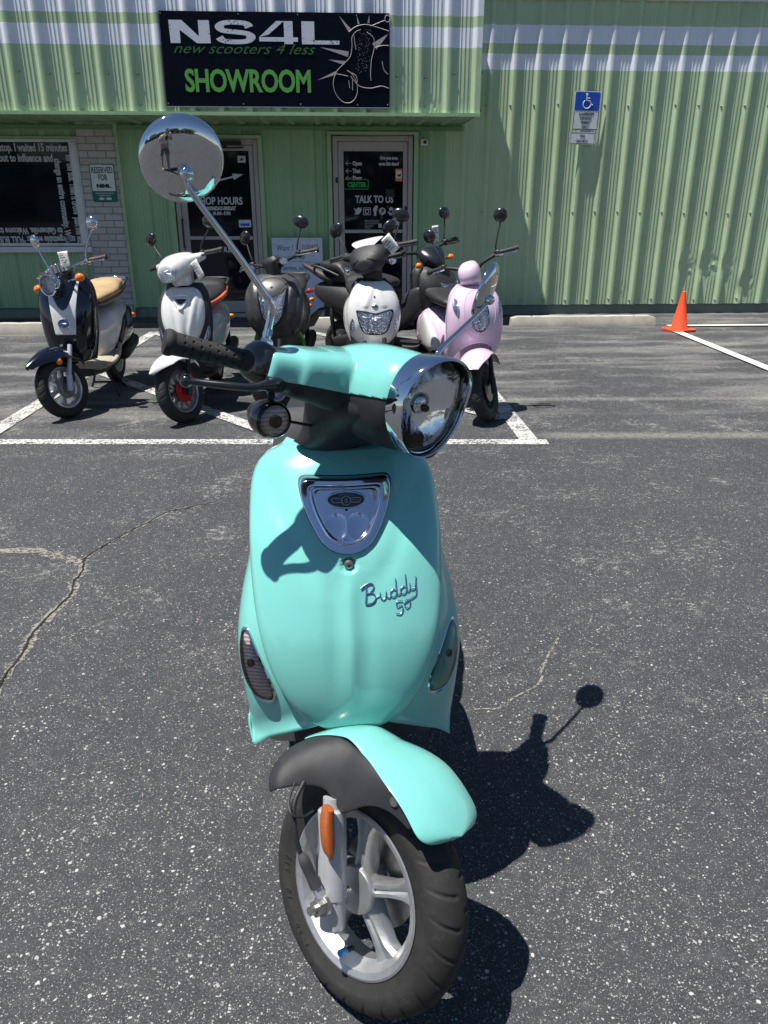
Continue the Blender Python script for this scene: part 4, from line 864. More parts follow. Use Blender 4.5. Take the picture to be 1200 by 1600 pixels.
# --- inner leg shield, glove box, neck
b = B(); b.loft('z', [(.30, 0, .335, .175, .03), (.42, 0, .375, .190, .04), (.55, 0, .425, .190, .035), (.72, 0, .445, .165, .035), (.84, 0, .475, .150, .035), (.93, 0, .500, .130, .035), (.965, 0, .505, .11, .02)], 36, 5, 3.2); b.build('inner_leg_shield', 'gplastic', hero)
b = B(); b.surf(lambda u, v: (lambda z, s: (tab(z, WW)*s*.985, .375+.22*max(0, z-.5)+.012*abs(s), z))(.42+.44*v, 2*u-1), 20, 20); b.build('leg_shield_back', 'teal', hero, solid=.008)
b = B(); b.loft('z', [(.62, 0, .30, .05, .06), (.80, 0, .385, .058, .045), (.90, 0, .435, .062, .035), (.97, 0, .43, .07, .04)], 24, 4, 2.6); b.build('steering_neck', 'plastic', hero)
# --- headset
b = B()
b.loft('y', [(.222, 0, 1.046, .071, .077), (.25, 0, 1.046, .081, .087), (.32, 0, 1.043, .086, .087), (.37, 0, 1.043, .080, .078), (.42, 0, 1.040, .068, .062), (.465, 0, 1.03, .05, .038)], 40, 5, 2.2)
for s in (-1, 1):
    b.loft('x', [(0*s, .385, 1.045, .075, .058), (.06*s, .378, 1.043, .072, .055), (.10*s, .372, 1.042, .060, .050), (.112*s, .370, 1.042, .056, .047), (.165*s, .376, 1.040, .051, .041), (.178*s, .378, 1.040, .042, .034), (.213*s, .386, 1.039, .036, .030), (.222*s, .389, 1.039, .033, .028)], 32, 4, 3.2)
bmh = blend(b, .004, 7)
up = bm_obj(bmh, 'headset_cover', 'teal', hero, S, .0022, ((0, .38, 1.021), (0, .17, 1)), 60, .002)
bm_obj(bmh, 'lower_headset', 'plastic', hero, S, 0, ((0, .38, 1.024), (0, -.17, -1)), 60)
b = hb(); b.loft('z', [(.905, 0, .430, .058, .034), (.93, 0, .405, .062, .048), (.965, 0, .38, .075, .075), (1.0, 0, .35, .088, .110), (1.02, 0, .34, .088, .11)], 32, 5, 2.6); b.build('headset_neck', 'plastic', hero)
# headlight
HC = Vector((0, .188, 1.049))
def hol(t, s):  # rounded-triangle outline, s scales
    c_, s_ = cos(t), sin(t)
    rx = .085*(1+.09*s_-.02*cos(2*t)); rz = .091*(1+.02*s_)
    return rx*c_*s, rz*s_*s+.003
def hring(prof, n=72):
    out = []
    for s, dy in prof:
        row = []
        for i in range(n):
            t = 2*pi*i/n; x, z = hol(t, s); br = max(0, sin(t))**1.5*.019*max(0, min(1, (.036-dy)/.03))
            row.append((HC.x+x, HC.y+dy-br, HC.z+z))
        out.append(row)
    return out
hl = hb().grid(hring([(.95, .036), (.972, .028), (.995, .016), (1.0, .008), (.99, .000), (.965, -.004), (.94, -.002), (.93, .006), (.915, .018), (.90, .022)]), True).build('headlight', 'chrome', hero, smooth=80)
def hdome(prof, tl=0.): return [[(HC.x+hol(2*pi*i/64, s)[0], HC.y+dy+tl*hol(2*pi*i/64, s)[1]-max(0, sin(2*pi*i/64))**1.5*.010*s, HC.z+hol(2*pi*i/64, s)[1]) for i in range(64)] for s, dy in prof]
hb().grid(hdome([(.92, .020), (.91, .010), (.88, .005), (.7, -.002), (.5, -.009), (.25, -.013), (.01, -.0145)]), True).build('headlight_lens', 'lens', hl, smooth=80)
hb().grid(hdome([(.925, .018), (.905, .020), (.90, .011)]), True).build('lens_gasket', 'plastic', hl)
hb().grid(hdome([(.91, .012), (.82, .0165), (.7, .0215), (.55, .0265), (.4, .030), (.2, .0325), (.08, .033)], .08), True).build('headlight_bowl', 'reflc', hl, smooth=80)
b = hb(); b.ball((0, HC.y+.018, HC.z), (.007, .010, .007)); b.build('bulb_shield', 'dark', hl)
b = hb(); b.lathe([(.030, .0), (.029, .018), (.026, .016), (.022, .012), (.020, 0)], (0, HC.y, HC.z+.004), 'y', 20); b.build('bulb_socket', 'chrome', hl)
# grips, switchgear, levers
for s in (-1, 1):
    g0 = Vector((.228*s, .398, 1.040)); g1 = Vector((.368*s, .452, 1.036)); ax = (g1-g0).normalized(); L_ = (g1-g0).length
    Mg = S @ Matrix.Translation(g0) @ ax.to_track_quat('Z', 'Y').to_matrix().to_4x4(); rows = []
    pf = [(0, .0), (0, .0205), (.008, .0215), (.012, .018), (.03, .0175), (.07, .0172), (.11, .0178), (.132, .0188), (.138, .0215), (.144, .0215), (.148, .019), (.1485, 0)]
    nA = 60
    def gr(t, a):
        r = [q[1] for q in pf]
        for k in range(len(pf)-1):
            if pf[k][0] <= t <= pf[k+1][0]+1e-9: r_ = pf[k][1]+(pf[k+1][1]-pf[k][1])*((t-pf[k][0])/max(1e-6, pf[k+1][0]-pf[k][0])); break
        if .018 < t < .125:
            i_ = round((t-.024)/.0135); j_ = round((a/(2*pi))*9-(i_ % 2)*.5); dt = t-.024-i_*.0135; da = (a-(j_+(i_ % 2)*.5)*2*pi/9)*.0175
            if dt*dt+da*da < .0022**2: r_ -= .002
        return r_
    ts = [0, 0, .008]+[.012+.0011*k for k in range(1, 110)]+[.134, .138, .144, .148]
    rows = [[(0, 0, 0)]*nA]+[[(gr(t, 2*pi*i/nA)*cos(2*pi*i/nA), gr(t, 2*pi*i/nA)*sin(2*pi*i/nA), t) for i in range(nA)] for t in ts[1:]]+[[(0, 0, .1485)]*nA]
    b = B(Mg); b.grid(rows, True); b.build('handlebar_grip', 'grip', hero, smooth=40)
    b = hb(); b.loft('x', [(.205*s, .388, 1.040, .024, .026), (.212*s, .388, 1.042, .030, .034), (.228*s, .392, 1.043, .031, .035), (.238*s, .398, 1.041, .026, .028), (.242*s, .40, 1.04, .020, .021)], 24, 4, 2.5); sg_ = b.build('switch_housing', 'black', hero)
    hb().loft('z', [(1.068, .214*s, .398, .013, .013), (1.080, .214*s, .398, .012, .012), (1.084, .214*s, .398, .009, .009)], 6, 1).build('mirror_nut', 'chrome', sg_)
    b = hb(); b.tube([(.205*s, .352, 1.022), (.225*s, .345, 1.018), (.255*s, .352, 1.006), (.285*s, .374, .998), (.315*s, .404, .990), (.328*s, .416, .987)], [.009, .0095, .0065, .0065, .006, .0065], 14)
    b.ball((.331*s, .420, .986), .0108, 16, 12); lv = b.build('brake_lever', 'black', hero)
    b = hb(); b.loft('x', [(.190*s, .362, 1.018, .014, .012), (.205*s, .358, 1.018, .018, .014), (.225*s, .356, 1.016, .016, .012)], 14, 3, 3); b.build('lever_bracket', 'plastic', lv)
    # mirror on a long bent stem
    b = hb(); b.tube([(.2145*s, .400, 1.078), (.216*s, .400, 1.105), (.218*s, .400, 1.125), (.224*s, .402, 1.142), (.240*s, .408, 1.156), (.30*s, .424, 1.202), (.36*s, .442, 1.246), (.385*s, .450, 1.266), (.392*s, .455, 1.278)], [.0075, .0068, .0062, .0062, .006, .0052, .0048, .0045, .0045], 14, 8)
    b.lathe([(0, .0), (0, .0085), (.012, .0085), (.012, .0)], (.2145*s, .400, 1.088), 'z', 6)
    mi = b.build('mirror', 'chrome', hero)
    c0 = Vector((.394*s, .470, 1.302)); fc = (Vector((.27, 1, .33)) if s < 0 else Vector((-.55, 1, .12))).normalized()   # glass looks back at the rider
    Mm = S @ Matrix.Translation(c0) @ fc.to_track_quat('Z', 'Y').to_matrix().to_4x4(); R_ = .0615
    b = B(Mm); b.lathe([(.004, R_-.003), (.005, R_), (.001, R_+.001), (-.003, R_), (-.0075, R_*.93), (-.013, R_*.72), (-.0165, R_*.45), (-.0182, R_*.2), (-.0187, 0)], (0, 0, 0), 'z', 72); b.build('mirror_shell', 'chrome', mi, smooth=80)
    B(Mm).lathe([(.004, R_-.003), (.0035, 0)], (0, 0, 0), 'z', 48).build('mirror_glass', 'mirror', mi, smooth=0)
    b = hb(); b.ball((.394*s, .449, 1.283), .0115, 20, 14); b.build('mirror_joint', 'chrome', mi)
    # stalk indicator under the bars
    ic = Vector((.204*s, .345, .960)); b = hb()
    b.loft('y', [(ic.y+.052, ic.x, ic.z+.002, .010, .009), (ic.y+.042, ic.x, ic.z+.001, .021, .019), (ic.y+.02, ic.x, ic.z, .033, .030), (ic.y-.002, ic.x, ic.z, .0345, .0315), (ic.y-.006, ic.x, ic.z, .0345, .0315)], 36, 4); tn = b.build('stalk_signal', 'black', hero)
    hb().loft('y', [(ic.y-.004, ic.x, ic.z, .0340, .031), (ic.y-.010, ic.x, ic.z, .033, .030), (ic.y-.019, ic.x, ic.z, .026, .024), (ic.y-.024, ic.x, ic.z, .011, .010), (ic.y-.0245, ic.x, ic.z, .002, .002)], 36, 3).build('signal_lens', 'smoke', tn, smooth=80)
    hb().loft('y', [(ic.y-.0085, ic.x, ic.z, .029, .027), (ic.y+.002, ic.x, ic.z, .018, .017), (ic.y+.010, ic.x, ic.z, .002, .002)], 30, 3).build('signal_reflector', 'sigint', tn)
    hb().ball((ic.x, ic.y-.012, ic.z), (.012, .010, .012), 14, 10).build('signal_bulb', 'bulbred', tn)
    hb().tube([(ic.x*.88, ic.y+.012, ic.z-.004), (.14*s, .375, .955), (.07*s, .395, .950)], .0028, 8).build('signal_wire', 'plastic', tn)
    hb().tube([(ic.x, ic.y+.015, ic.z+.02), (ic.x*.97, .372, 1.012)], .006, 10).build('signal_stalk', 'plastic', tn)
# --- body behind the shield
b = B(); b.loft('y', [(.44, 0, .310, .17, .03), (.50, 0, .310, .225, .04), (.60, 0, .305, .245, .045), (.78, 0, .31, .24, .05), (.86, 0, .32, .19, .05)], 32, 4, 4); b.build('floorboard', 'gplastic', hero)
b = B(); b.loft('y', [(.38, 0, .255, .12, .03), (.6, 0, .24, .14, .035), (.8, 0, .25, .12, .04)], 28, 4, 3); b.build('underbody', 'plastic', hero)
b = B(); b.loft('y', [(.74, 0, .44, .085, .14), (.80, 0, .48, .130, .19), (.92, 0, .50, .195, .22), (1.10, 0, .53, .215, .205), (1.28, 0, .57, .20, .17), (1.42, 0, .61, .135, .125), (1.52, 0, .64, .075, .08), (1.55, 0, .645, .03, .04)], 40, 5, 2.5)
rbm = blend(b, .008, 4); bm_obj(rbm, 'rear_body', 'teal', hero, None, 0, None, 60)
b = B(); b.loft('y', [(.72, 0, .70, .05, .02), (.76, 0, .715, .10, .04), (.90, 0, .725, .135, .048), (1.08, 0, .735, .15, .05), (1.22, 0, .755, .145, .055), (1.38, 0, .775, .115, .045), (1.44, 0, .775, .07, .025)], 36, 5, 2.6); b.build('seat', 'seat', hero)
b = B(); b.tube([(-.10, 1.25, .76), (-.115, 1.42, .79), (-.10, 1.56, .80), (0, 1.60, .80), (.10, 1.56, .80), (.115, 1.42, .79), (.10, 1.25, .76)], .009, 10); b.build('rear_rack', 'chrome', hero)
b = B(); b.ball((0, 1.545, .655), (.05, .035, .035)); b.build('tail_light', 'red', hero)
b = B(); b.loft('y', [(1.56, 0, .50, .06, .015), (1.62, 0, .44, .075, .015), (1.70, 0, .34, .08, .012)], 20, 3, 3); b.build('rear_mudguard', 'plastic', hero)
rw = tyre(c=(0, 1.245, .216), nu=240, grooves=24).build('rear_wheel', 'rubber', hero, smooth=60); rim(None, (0, 1.245, .216)).build('rim', 'alu', rw, smooth=30)
b = B(); b.loft('y', [(.84, -.05, .27, .06, .06), (.95, -.06, .28, .09, .085), (1.10, -.08, .27, .06, .07), (1.30, -.085, .24, .05, .055)], 28, 4, 3); b.box(-.04, .06, .82, .95, .21, .33); b.build('engine', 'dark', hero, bevel=.006)
b = B(); b.tube([(.03, .86, .26), (.07, .92, .22), (.10, 1.0, .23), (.115, 1.10, .26)], .014, 12); b.loft('y', [(1.08, .125, .265, .03, .03), (1.12, .13, .27, .048, .05), (1.38, .135, .31, .048, .05), (1.41, .135, .315, .03, .03)], 28, 4, 2.4); b.build('exhaust', 'dark', hero)
for s in (-1, 1): B().tube([(.10*s, 1.28, .24), (.12*s, 1.30, .42), (.12*s, 1.32, .52)], [.012, .018, .012], 12).build('shock_absorber', 'chrome', hero)
b = B(); 
for s in (-1, 1): b.tube([(.05*s, .93, .22), (.10*s, 1.0, .05), (.13*s, 1.04, .008)], .010, 8)
b.tube([(-.10, 1.0, .05), (.10, 1.0, .05)], .009, 8); b.build('centre_stand', 'dark', hero)
B().box(-.09, .09, 1.700, 1.703, .27, .38).build('licence_plate_holder', 'plastic', hero)
# ---------------------------------------------------------------- the row of parked scooters
def S2(psi): return steer(radians(psi))
def parts_front(root, St, tm='alu', ns=6, w=.045, disc_='steel', forkc='fork', R=.216):
    wh = tyre(R=R, w=w, Mx=St, nu=300, grooves=26, depth=.004, rr=R-.073, c=(0, 0, R)).build('front_wheel', 'rubber', root, smooth=60)
    rim(St, (0, 0, R), rr=R-.069, w=w*.75, ns=ns, sw=.010 if ns > 6 else .013, hub=.032, nu=48).build('rim', tm, wh, smooth=30)
    b = B(St); b.lathe([(.036, .045), (.037, .078), (.040, .078), (.039, .045)], (0, 0, R), 'x', 36); b.lathe([(.030, 0), (.041, .0), (.041, .04), (.034, .046)], (0, 0, R), 'x', 20); b.build('brake_disc', disc_, wh)
    b = B(St); b.loft('z', [(R+.02, .058, .055, .014, .016), (R+.06, .058, .065, .018, .024), (R+.11, .060, .075, .014, .016)], 14, 3, 3); b.build('brake_caliper', 'red' if disc_ == 'red' else 'dark', root)
    for sx in (-1, 1):
        b = B(St); b.tube([(.075*sx, -.004, R-.03), (.075*sx, .03, R+.075)], .021, 14, 1, False); b.tube([(.075*sx, .03, R+.075), (.073*sx, .13, R+.27)], .016, 14, 1, False); b.build('fork_leg', forkc, root)
    return wh
def fender(root, St, mat, R=.262, a0=-60, a1=38, w0=.072, drop=.05, point=.35, name='front_fender', wb=.0, peak=0.):
    def f(u, v):
        a = radians(a0+v*(a1-a0)); s = 2*u-1; k = max(0, (v-.70)/.30); w_ = (w0+wb*sin(pi*v))*(1-(1-point)*k**1.6)
        r = R-drop*abs(s)**2.4*(1-.6*k)+peak*(1-abs(s))**1.5+.02*k*k
        return fr_pt(a, r, w_*s)
    return B(St).surf(f, 25, 40).build(name, mat, root, solid=.004, sub=1)
def bar(root, St, z, hw=.33, hand='grip', lev='chrome', chrome=False, mirror=('round', 'plastic', .052, .20, .07), width=None, tube='dark', y=.40, rise=.03, grips=True):
    for s in (-1, 1):
        g0 = Vector(((hw-.13)*s, y+.03, z+rise)); g1 = Vector((hw*s, y+.07, z+rise-.005))
        b = B(St); b.tube([g0, g0.lerp(g1, .1), g0.lerp(g1, .5), g1.lerp(g0, .05), g1], [.016, .0185, .0165, .0185, .0185], 16); b.build('handlebar_grip', hand, root)
        b = B(St); b.tube([(.03*s, y-.01, z-.02), (.09*s, y, z+rise*.5), tuple(g0)], [.012, .012, .013], 12); b.loft('x', [(g0.x-.03*s, g0.y, g0.z, .018, .020), (g0.x-.015*s, g0.y, g0.z, .026, .026), (g0.x+.005*s, g0.y, g0.z, .024, .024)], 14, 3, 3)
        b.build('handlebar', tube, root)
        b = B(St); b.tube([g0+Vector((-.02*s, -.03, -.008)), g0+Vector((.03*s, -.052, -.012)), g0+Vector((.10*s, -.03, -.016)), g1+Vector((-.005*s, -.03, -.014))], [.007, .006, .005, .006], 8); b.ball(g1+Vector((-.003*s, -.03, -.014)), .008, 8, 6); b.build('brake_lever', lev, root)
        kind, mm, sz, ht, out = mirror
        b = B(St); m0 = g0+Vector((-.015*s, 0, .015)); hd = m0+Vector((out*s, .05, ht))
        b.tube([m0, m0+Vector((0, 0, .03)), m0+Vector((out*.45*s, .02, ht*.5)), hd+Vector((-.006*s, 0, -sz*.7))], [.008, .006, .0055, .005], 10, 5)
        b.lathe([(-.005, 0), (-.005, .011), (.012, .010), (.012, 0)], m0, 'z', 8)
        mi = b.build('mirror', 'chrome' if mm == 'chrome' else 'plastic', root)
        ax = Vector((-.18*s, 1, .05)).normalized(); Q = St @ Matrix.Translation(hd) @ ax.to_track_quat('Z', 'Y').to_matrix().to_4x4()
        ex = 1.0 if kind == 'round' else 1.38
        b = B(Q @ Matrix.Rotation(.5*s if ex > 1 else 0, 4, 'Z') @ Matrix.Diagonal((ex, 1, 1, 1))); b.lathe([(.006, sz*.96), (.007, sz), (.0, sz*1.01), (-.008, sz*.92), (-.016, sz*.68), (-.020, sz*.35), (-.0215, 0)], (0, 0, 0), 'z', 28); b.build('mirror_shell', 'chrome' if mm == 'chrome' else 'black', mi, smooth=80)
        B(b.M).lathe([(.006, sz*.95), (.005, 0)], (0, 0, 0), 'z', 24).build('mirror_glass', 'mirror', mi, smooth=0)
def rear(root, body, seatm, bz=.55, sz=.77, rack=True, seat2=None, muff='dark', tail='red', bodyw=.16, pan=None, L=1.245, seatrise=.03, shape=None):
    b = B()
    for q in (shape or [[(.72, 0, .43, .07, .13), (.80, 0, bz-.08, .115, .17), (.95, 0, bz-.02, bodyw, .17), (1.12, 0, bz+.02, bodyw+.01, .15), (1.30, 0, bz+.06, bodyw-.015, .12), (1.46, 0, bz+.09, .10, .085), (1.55, 0, bz+.10, .05, .045)]]): b.loft('y', q, 32, 4, 2.5)
    bmx = blend(b, .011, 3); bo = bm_obj(bmx, 'rear_body', body, root, None, 0, None, 60)
    b = B(); b.loft('y', [(.70, 0, sz-.07, .06, .02), (.75, 0, sz-.06, .105, .035), (.90, 0, sz-.045, .14, .045), (1.10, 0, sz-.03, .145, .045), (1.20, 0, sz-.03+seatrise, .14, .055), (1.38, 0, sz-.02+seatrise, .115, .045), (1.45, 0, sz-.01+seatrise, .07, .025)], 32, 4, 2.7); se = b.build('seat', seatm, root)
    if seat2: b = B(); b.loft('y', [(.73, 0, sz-.080, .11, .022), (.90, 0, sz-.062, .156, .030), (1.15, 0, sz-.045, .160, .036), (1.40, 0, sz-.030+seatrise, .128, .03), (1.46, 0, sz-.03+seatrise, .07, .015)], 28, 4, 3); b.build('seat_trim', seat2, se)
    if pan:
        for s in (-1, 1):
            b = B(); b.loft('y', [(.93, s*.115, bz-.12, .06, .05), (1.05, s*.13, bz-.04, .06, .11), (1.25, s*.125, bz-.02, .055, .13), (1.42, s*.095, bz+.03, .05, .10), (1.52, s*.06, bz+.06, .03, .04)], 24, 4, 2.5); b.build('side_panel', pan, root)
    rw = tyre(c=(0, L, .216), nu=160, grooves=0).build('rear_wheel', 'rubber', root, smooth=60); rim(None, (0, L, .216), ns=5, nu=36).build('rim', 'alu', rw, smooth=30)
    b = B(); b.loft('y', [(.82, .0, .27, .08, .06), (.95, -.05, .29, .10, .10), (1.10, -.08, .27, .06, .07), (1.32, -.09, .235, .045, .05)], 22, 4, 3); b.box(-.04, .08, .80, .95, .20, .35); b.build('engine', 'dark', root, bevel=.006)
    b = B(); b.tube([(.03, .86, .26), (.08, .95, .20), (.11, 1.08, .25)], .013, 10); b.loft('y', [(1.05, .125, .26, .028, .03), (1.10, .135, .27, .046, .05), (1.36, .145, .33, .046, .05), (1.40, .145, .34, .028, .03)], 22, 4, 2.4); b.build('exhaust', muff, root)
    for s in (-1, 1): B().tube([(.10*s, L+.02, .24), (.12*s, L+.04, .44), (.10*s, L+.06, .55)], [.010, .020, .012], 10).build('shock_absorber', 'dark', root)
    if rack:
        b = B(); b.tube([(-.12, 1.20, sz-.03), (-.13, 1.40, sz+.03), (-.09, 1.52, sz+.04), (.09, 1.52, sz+.04), (.13, 1.40, sz+.03), (.12, 1.20, sz-.03)], .011, 10); b.tube([(-.10, 1.40, sz+.03), (.10, 1.40, sz+.03)], .008, 8); b.build('rear_rack', rack, root)
    b = B(); b.ball((0, 1.545, bz+.10), (.055, .035, .035)); b.build('tail_light', tail, root)
    for s in (-1, 1): B().ball((.12*s, 1.51, bz+.03), (.026, .022, .020)).build('turn_signal', 'amber', root)
    b = B(); b.loft('y', [(1.50, 0, .50, .06, .012), (1.58, 0, .44, .07, .012), (1.66, 0, .34, .075, .012)], 16, 3, 3); b.build('rear_mudguard', 'plastic', root)
    b = B()
    for s in (-1, 1): b.tube([(.05*s, .90, .22), (.11*s, .97, .06), (.14*s, 1.00, .010)], .010, 8)
    b.tube([(-.12, .97, .05), (.12, .97, .05)], .009, 8); b.build('centre_stand', 'dark', root)
def floor_(root, mat='gplastic', trim=None, z=.285, w=.17):
    b = B(); b.loft('y', [(.36, 0, z+.02, w*.85, .025), (.42, 0, z, w, .03), (.62, 0, z-.005, w+.005, .03), (.80, 0, z, w-.01, .03), (.90, 0, z+.03, w-.04, .03)], 28, 4, 4); o = b.build('floorboard', mat, root)
    if trim:
        for s in (-1, 1): B().tube([(s*(w+.005), .42, z+.01), (s*(w+.013), .62, z), (s*(w+.005), .80, z+.03), (s*(w-.02), .98, z+.11)], [.012, .018, .018, .012], 10).build('floor_trim', trim, o)
    b = B(); b.loft('y', [(.36, 0, .25, .11, .03), (.6, 0, .235, .14, .035), (.82, 0, .25, .12, .04)], 20, 4, 3); b.build('underbody', 'plastic', root)
def panel(name, root, mat, yc, wp, dp, z0, z1, ex=2.4, nz=44, nx=41, lift=0., us=(-1, 1), solid=.006, mod=None, sm=60):
    solid = .005
    """front panel: y profile, half width and wrap depth all looked up by height"""
    def f(u, v):
        z = z0+(z1-z0)*v; s = us[0]+(us[1]-us[0])*u; W_ = tab(z, wp); x = W_*sin(s*pi/2); q = min(1, abs(sin(s*pi/2)))
        y = tab(z, yc)+tab(z, dp)*(1-max(0, 1-q**ex)**(1/ex))-lift
        if mod: y += mod(x, z, q)
        return (x, y, z)
    return B().surf(f, nx, nz).build(name, mat, root, smooth=sm, solid=solid, off=0)
def py(x, z, yc, wp, dp, ex=2.4):
    q = min(.999, abs(x)/max(1e-4, tab(z, wp))); return tab(z, yc)+tab(z, dp)*(1-(1-q**ex)**(1/ex))
def patch(name, root, mat, out, fy, lift, n=40, rings=5, dome=.006, smooth=70, St=None):
    """a raised inset (lamp, emblem) whose outline out=[(x, z)...] lies on the surface y=fy(x, z)"""
    q = cr(out+[out[0]], 5)[:-1]; cx = sum(p[0] for p in q)/len(q); cz = sum(p[1] for p in q)/len(q); rows = []
    for r in [1.0, .99]+[1-(i+1)/rings for i in range(rings)]:
        r = max(r, .01); rows.append([(cx+(x-cx)*r, fy(cx+(x-cx)*r, cz+(z-cz)*r)-(0 if r == 1.0 else lift+dome*(1-r*r)), cz+(z-cz)*r) for x, z in q])
    return B(St).grid(rows, True).build(name, mat, root, smooth=smooth)
def rimout(name, root, mat, out, fy, lift, r=.004, St=None):
    q = cr(out+[out[0]], 4); return B(St).tube([(x, fy(x, z)-lift, z) for x, z in q], r, 8, 1, False).build(name, mat, root)
def roundlamp(root, St, c, r, depth=.09, shell='chrome', ring='chrome', lens=True):
    b = B(St); b.lathe([(depth, 0), (depth*.92, r*.45), (depth*.6, r*.85), (depth*.2, r*1.0), (0, r*1.03)], c, 'y', 36); sh_ = b.build('headlight', shell, root, smooth=60)
    B(St).lathe([(.006, r*1.03), (-.004, r*1.08), (-.012, r*1.03), (-.010, r*.94), (0, r*.92)], c, 'y', 36).build('headlight_ring', ring, sh_)
    B(St).lathe([(-.004, r*.94), (-.012, r*.8), (-.020, r*.5), (-.024, r*.2), (-.0245, 0)], c, 'y', 36).build('headlight_lens', 'lens', sh_, smooth=80)
    B(St).lathe([(-.003, r*.93), (.012, r*.75), (.028, r*.4), (.032, 0)], c, 'y', 36).build('headlight_bowl', 'refl', sh_, smooth=80)
def blinker(root, St, c, dx, mat='amber', stalk='chrome', r=.024):
    b = B(St); b.tube([(c[0]-dx, c[1]+.01, c[2]-.003), c], .007, 8); st = b.build('turn_signal', stalk, root); B(St).ball(c, (r*1.25, r, r), 16, 12).build('signal_lens', mat, st)
def tagcard(root, St, c, a=.2, w=.038, h=.06):
    m = St @ Matrix.Translation(c) @ Matrix.Rotation(a, 4, 'Y') @ Matrix.Rotation(.5*a, 4, 'Z'); b = B(m)
    b.grid([[(-w+2*w*i/6, .0025*sin(i*.7+j*.5), -h+2*h*j/6) for i in range(7)] for j in range(7)]); t = b.build('price_tag', 'paper', root, solid=.001)
    b = B(m)
    for k, (a_, l_) in enumerate(((.75, .8), (.45, .6), (.15, .85), (-.2, .5), (-.5, .7))): b.box(-w*.8, -w*.8+2*w*.8*l_, -.012, -.0105, h*a_, h*a_+.004)
    b.build('tag_writing', 'ink', t, smooth=0)
# --- A: retro scooter, gloss black and white
GR = 'scooters parked side by side in front of the showroom'
def scooter_a():
    r = empty('parked_scooter', (-1.89, 5.22, 0), radians(-1)); r.scale = (.95,)*3; tag(r, 'retro scooter in gloss black and white with tan seat and orange round blinkers', 'scooter', GR)
    St = S2(-30); parts_front(r, St, 'silverp', 6); fender(r, St, 'navy', .285, -62, 50, .088, .085, .25, peak=.006, wb=.012)
    B(St).ball((.085, -.02, .40), (.018, .026, .024)).build('fender_reflector', 'amber', r)
    yc = [(.36, .22), (.45, .205), (.6, .205), (.75, .225), (.88, .27), (.96, .32)]; wp = [(.36, .13), (.45, .175), (.6, .205), (.75, .215), (.86, .20), (.93, .165), (.96, .12)]; dp = [(.36, .08), (.6, .11), (.96, .08)]
    wp = [(z, w*.93) for z, w in wp]
    panel('leg_shield', r, 'navy', yc, wp, dp, .36, .96, 2.2, solid=.012)
    fy = lambda x, z: py(x, z, yc, wp, dp, 2.2)
    # white blaze: narrows downward, scooped at the top round the horn cover
    def blaze(sgn):
        pass
    q = [(-.085, .555), (-.092, .60), (-.105, .70), (-.118, .80), (-.13, .89), (-.137, .95), (-.118, .93), (-.095, .84), (-.07, .775), (-.035, .735), (0, .725), (.035, .735), (.07, .775), (.095, .84), (.118, .93), (.137, .95), (.13, .89), (.118, .80), (.105, .70), (.092, .60), (.085, .555)]
    # strip mesh between outer edge and scoop
    L_ = [(z, x) for x, z in [(.085, .555), (.092, .60), (.105, .70), (.118, .80), (.13, .89), (.137, .95)]]
    def scoop(z): return 0 if z < .725 else min(.128, .118*((z-.725)/.20)**.5)
    rows = []
    for i in range(60):
        z = .555+(.945-.555)*i/59; o_ = tab(z, L_)*.84; c_ = min(scoop(z)*.84, o_-.002); rows.append((z, c_, o_))
    for s in (-1, 1):
        B().grid([[(s*(c_+(o_-c_)*j/10), fy(c_+(o_-c_)*j/10, z)-.004, z) for j in range(11)] for z, c_, o_ in rows]).build('white_blaze', 'white', r, smooth=60, solid=.003, off=0)
    for k in range(2):
        o_ = [(.034*cos(t)*(1), .625+(.019 if k else -.002)+.011*sin(t)) for t in [i*pi/8 for i in range(16)]]
    rimout('badge_rim', r, 'chrome', [(.042*cos(i*pi/7), .632+.030*sin(i*pi/7)) for i in range(14)], fy, .009, .005)
    patch('badge', r, 'scriptm', [(.036*cos(i*pi/7), .632+.024*sin(i*pi/7)) for i in range(14)], fy, .006); B().tube([(-.030, fy(-.03, .632)-.012, .632), (.030, fy(.03, .632)-.012, .632)], .004, 8).build('badge_bar', 'chrome', r)
    b = B(); b.loft('z', [(.36, 0, .36, .15, .04), (.60, 0, .40, .185, .03), (.84, 0, .44, .175, .03), (.94, 0, .45, .12, .03)], 28, 4, 3); b.build('inner_leg_shield', 'navy', r)
    b = B(St); b.loft('z', [(.88, 0, .36, .05, .05), (.94, 0, .36, .06, .06), (.97, 0, .36, .07, .05), (.99, 0, .37, .05, .03)], 20, 4, 3); b.build('steering_neck', 'black', r)
    roundlamp(r, St, (0, .195, .905), .072, .13)
    for x in (-.055, 0, .055):
        b = B(St); b.lathe([(-.02, .0), (-.02, .026), (.035, .029), (.04, .025), (.04, 0)], (x, .325+.01*abs(x)/.05, .995), 'z', 20); b.build('gauge', 'chrome', r)
    bar(r, St, .985, .345, 'brown', 'chrome', mirror=('round', 'chrome', .046, .22, .10), tube='chrome', rise=.02)
    for s in (-1, 1): blinker(r, St, (.215*s, .29, .905), .12*s, 'amber', 'chrome', .030)
    tagcard(r, St, (.11, .31, 1.05), .1, .045, .05); floor_(r, 'floorp', 'floorp'); rear(r, 'white', 'tan', .50, .80, 'chrome', 'brown', 'dark', pan='navy')
    B().tube([(.12, .62, .24), (.20, .60, .012)], .010, 8).build('side_stand', 'dark', r)
scooter_a()
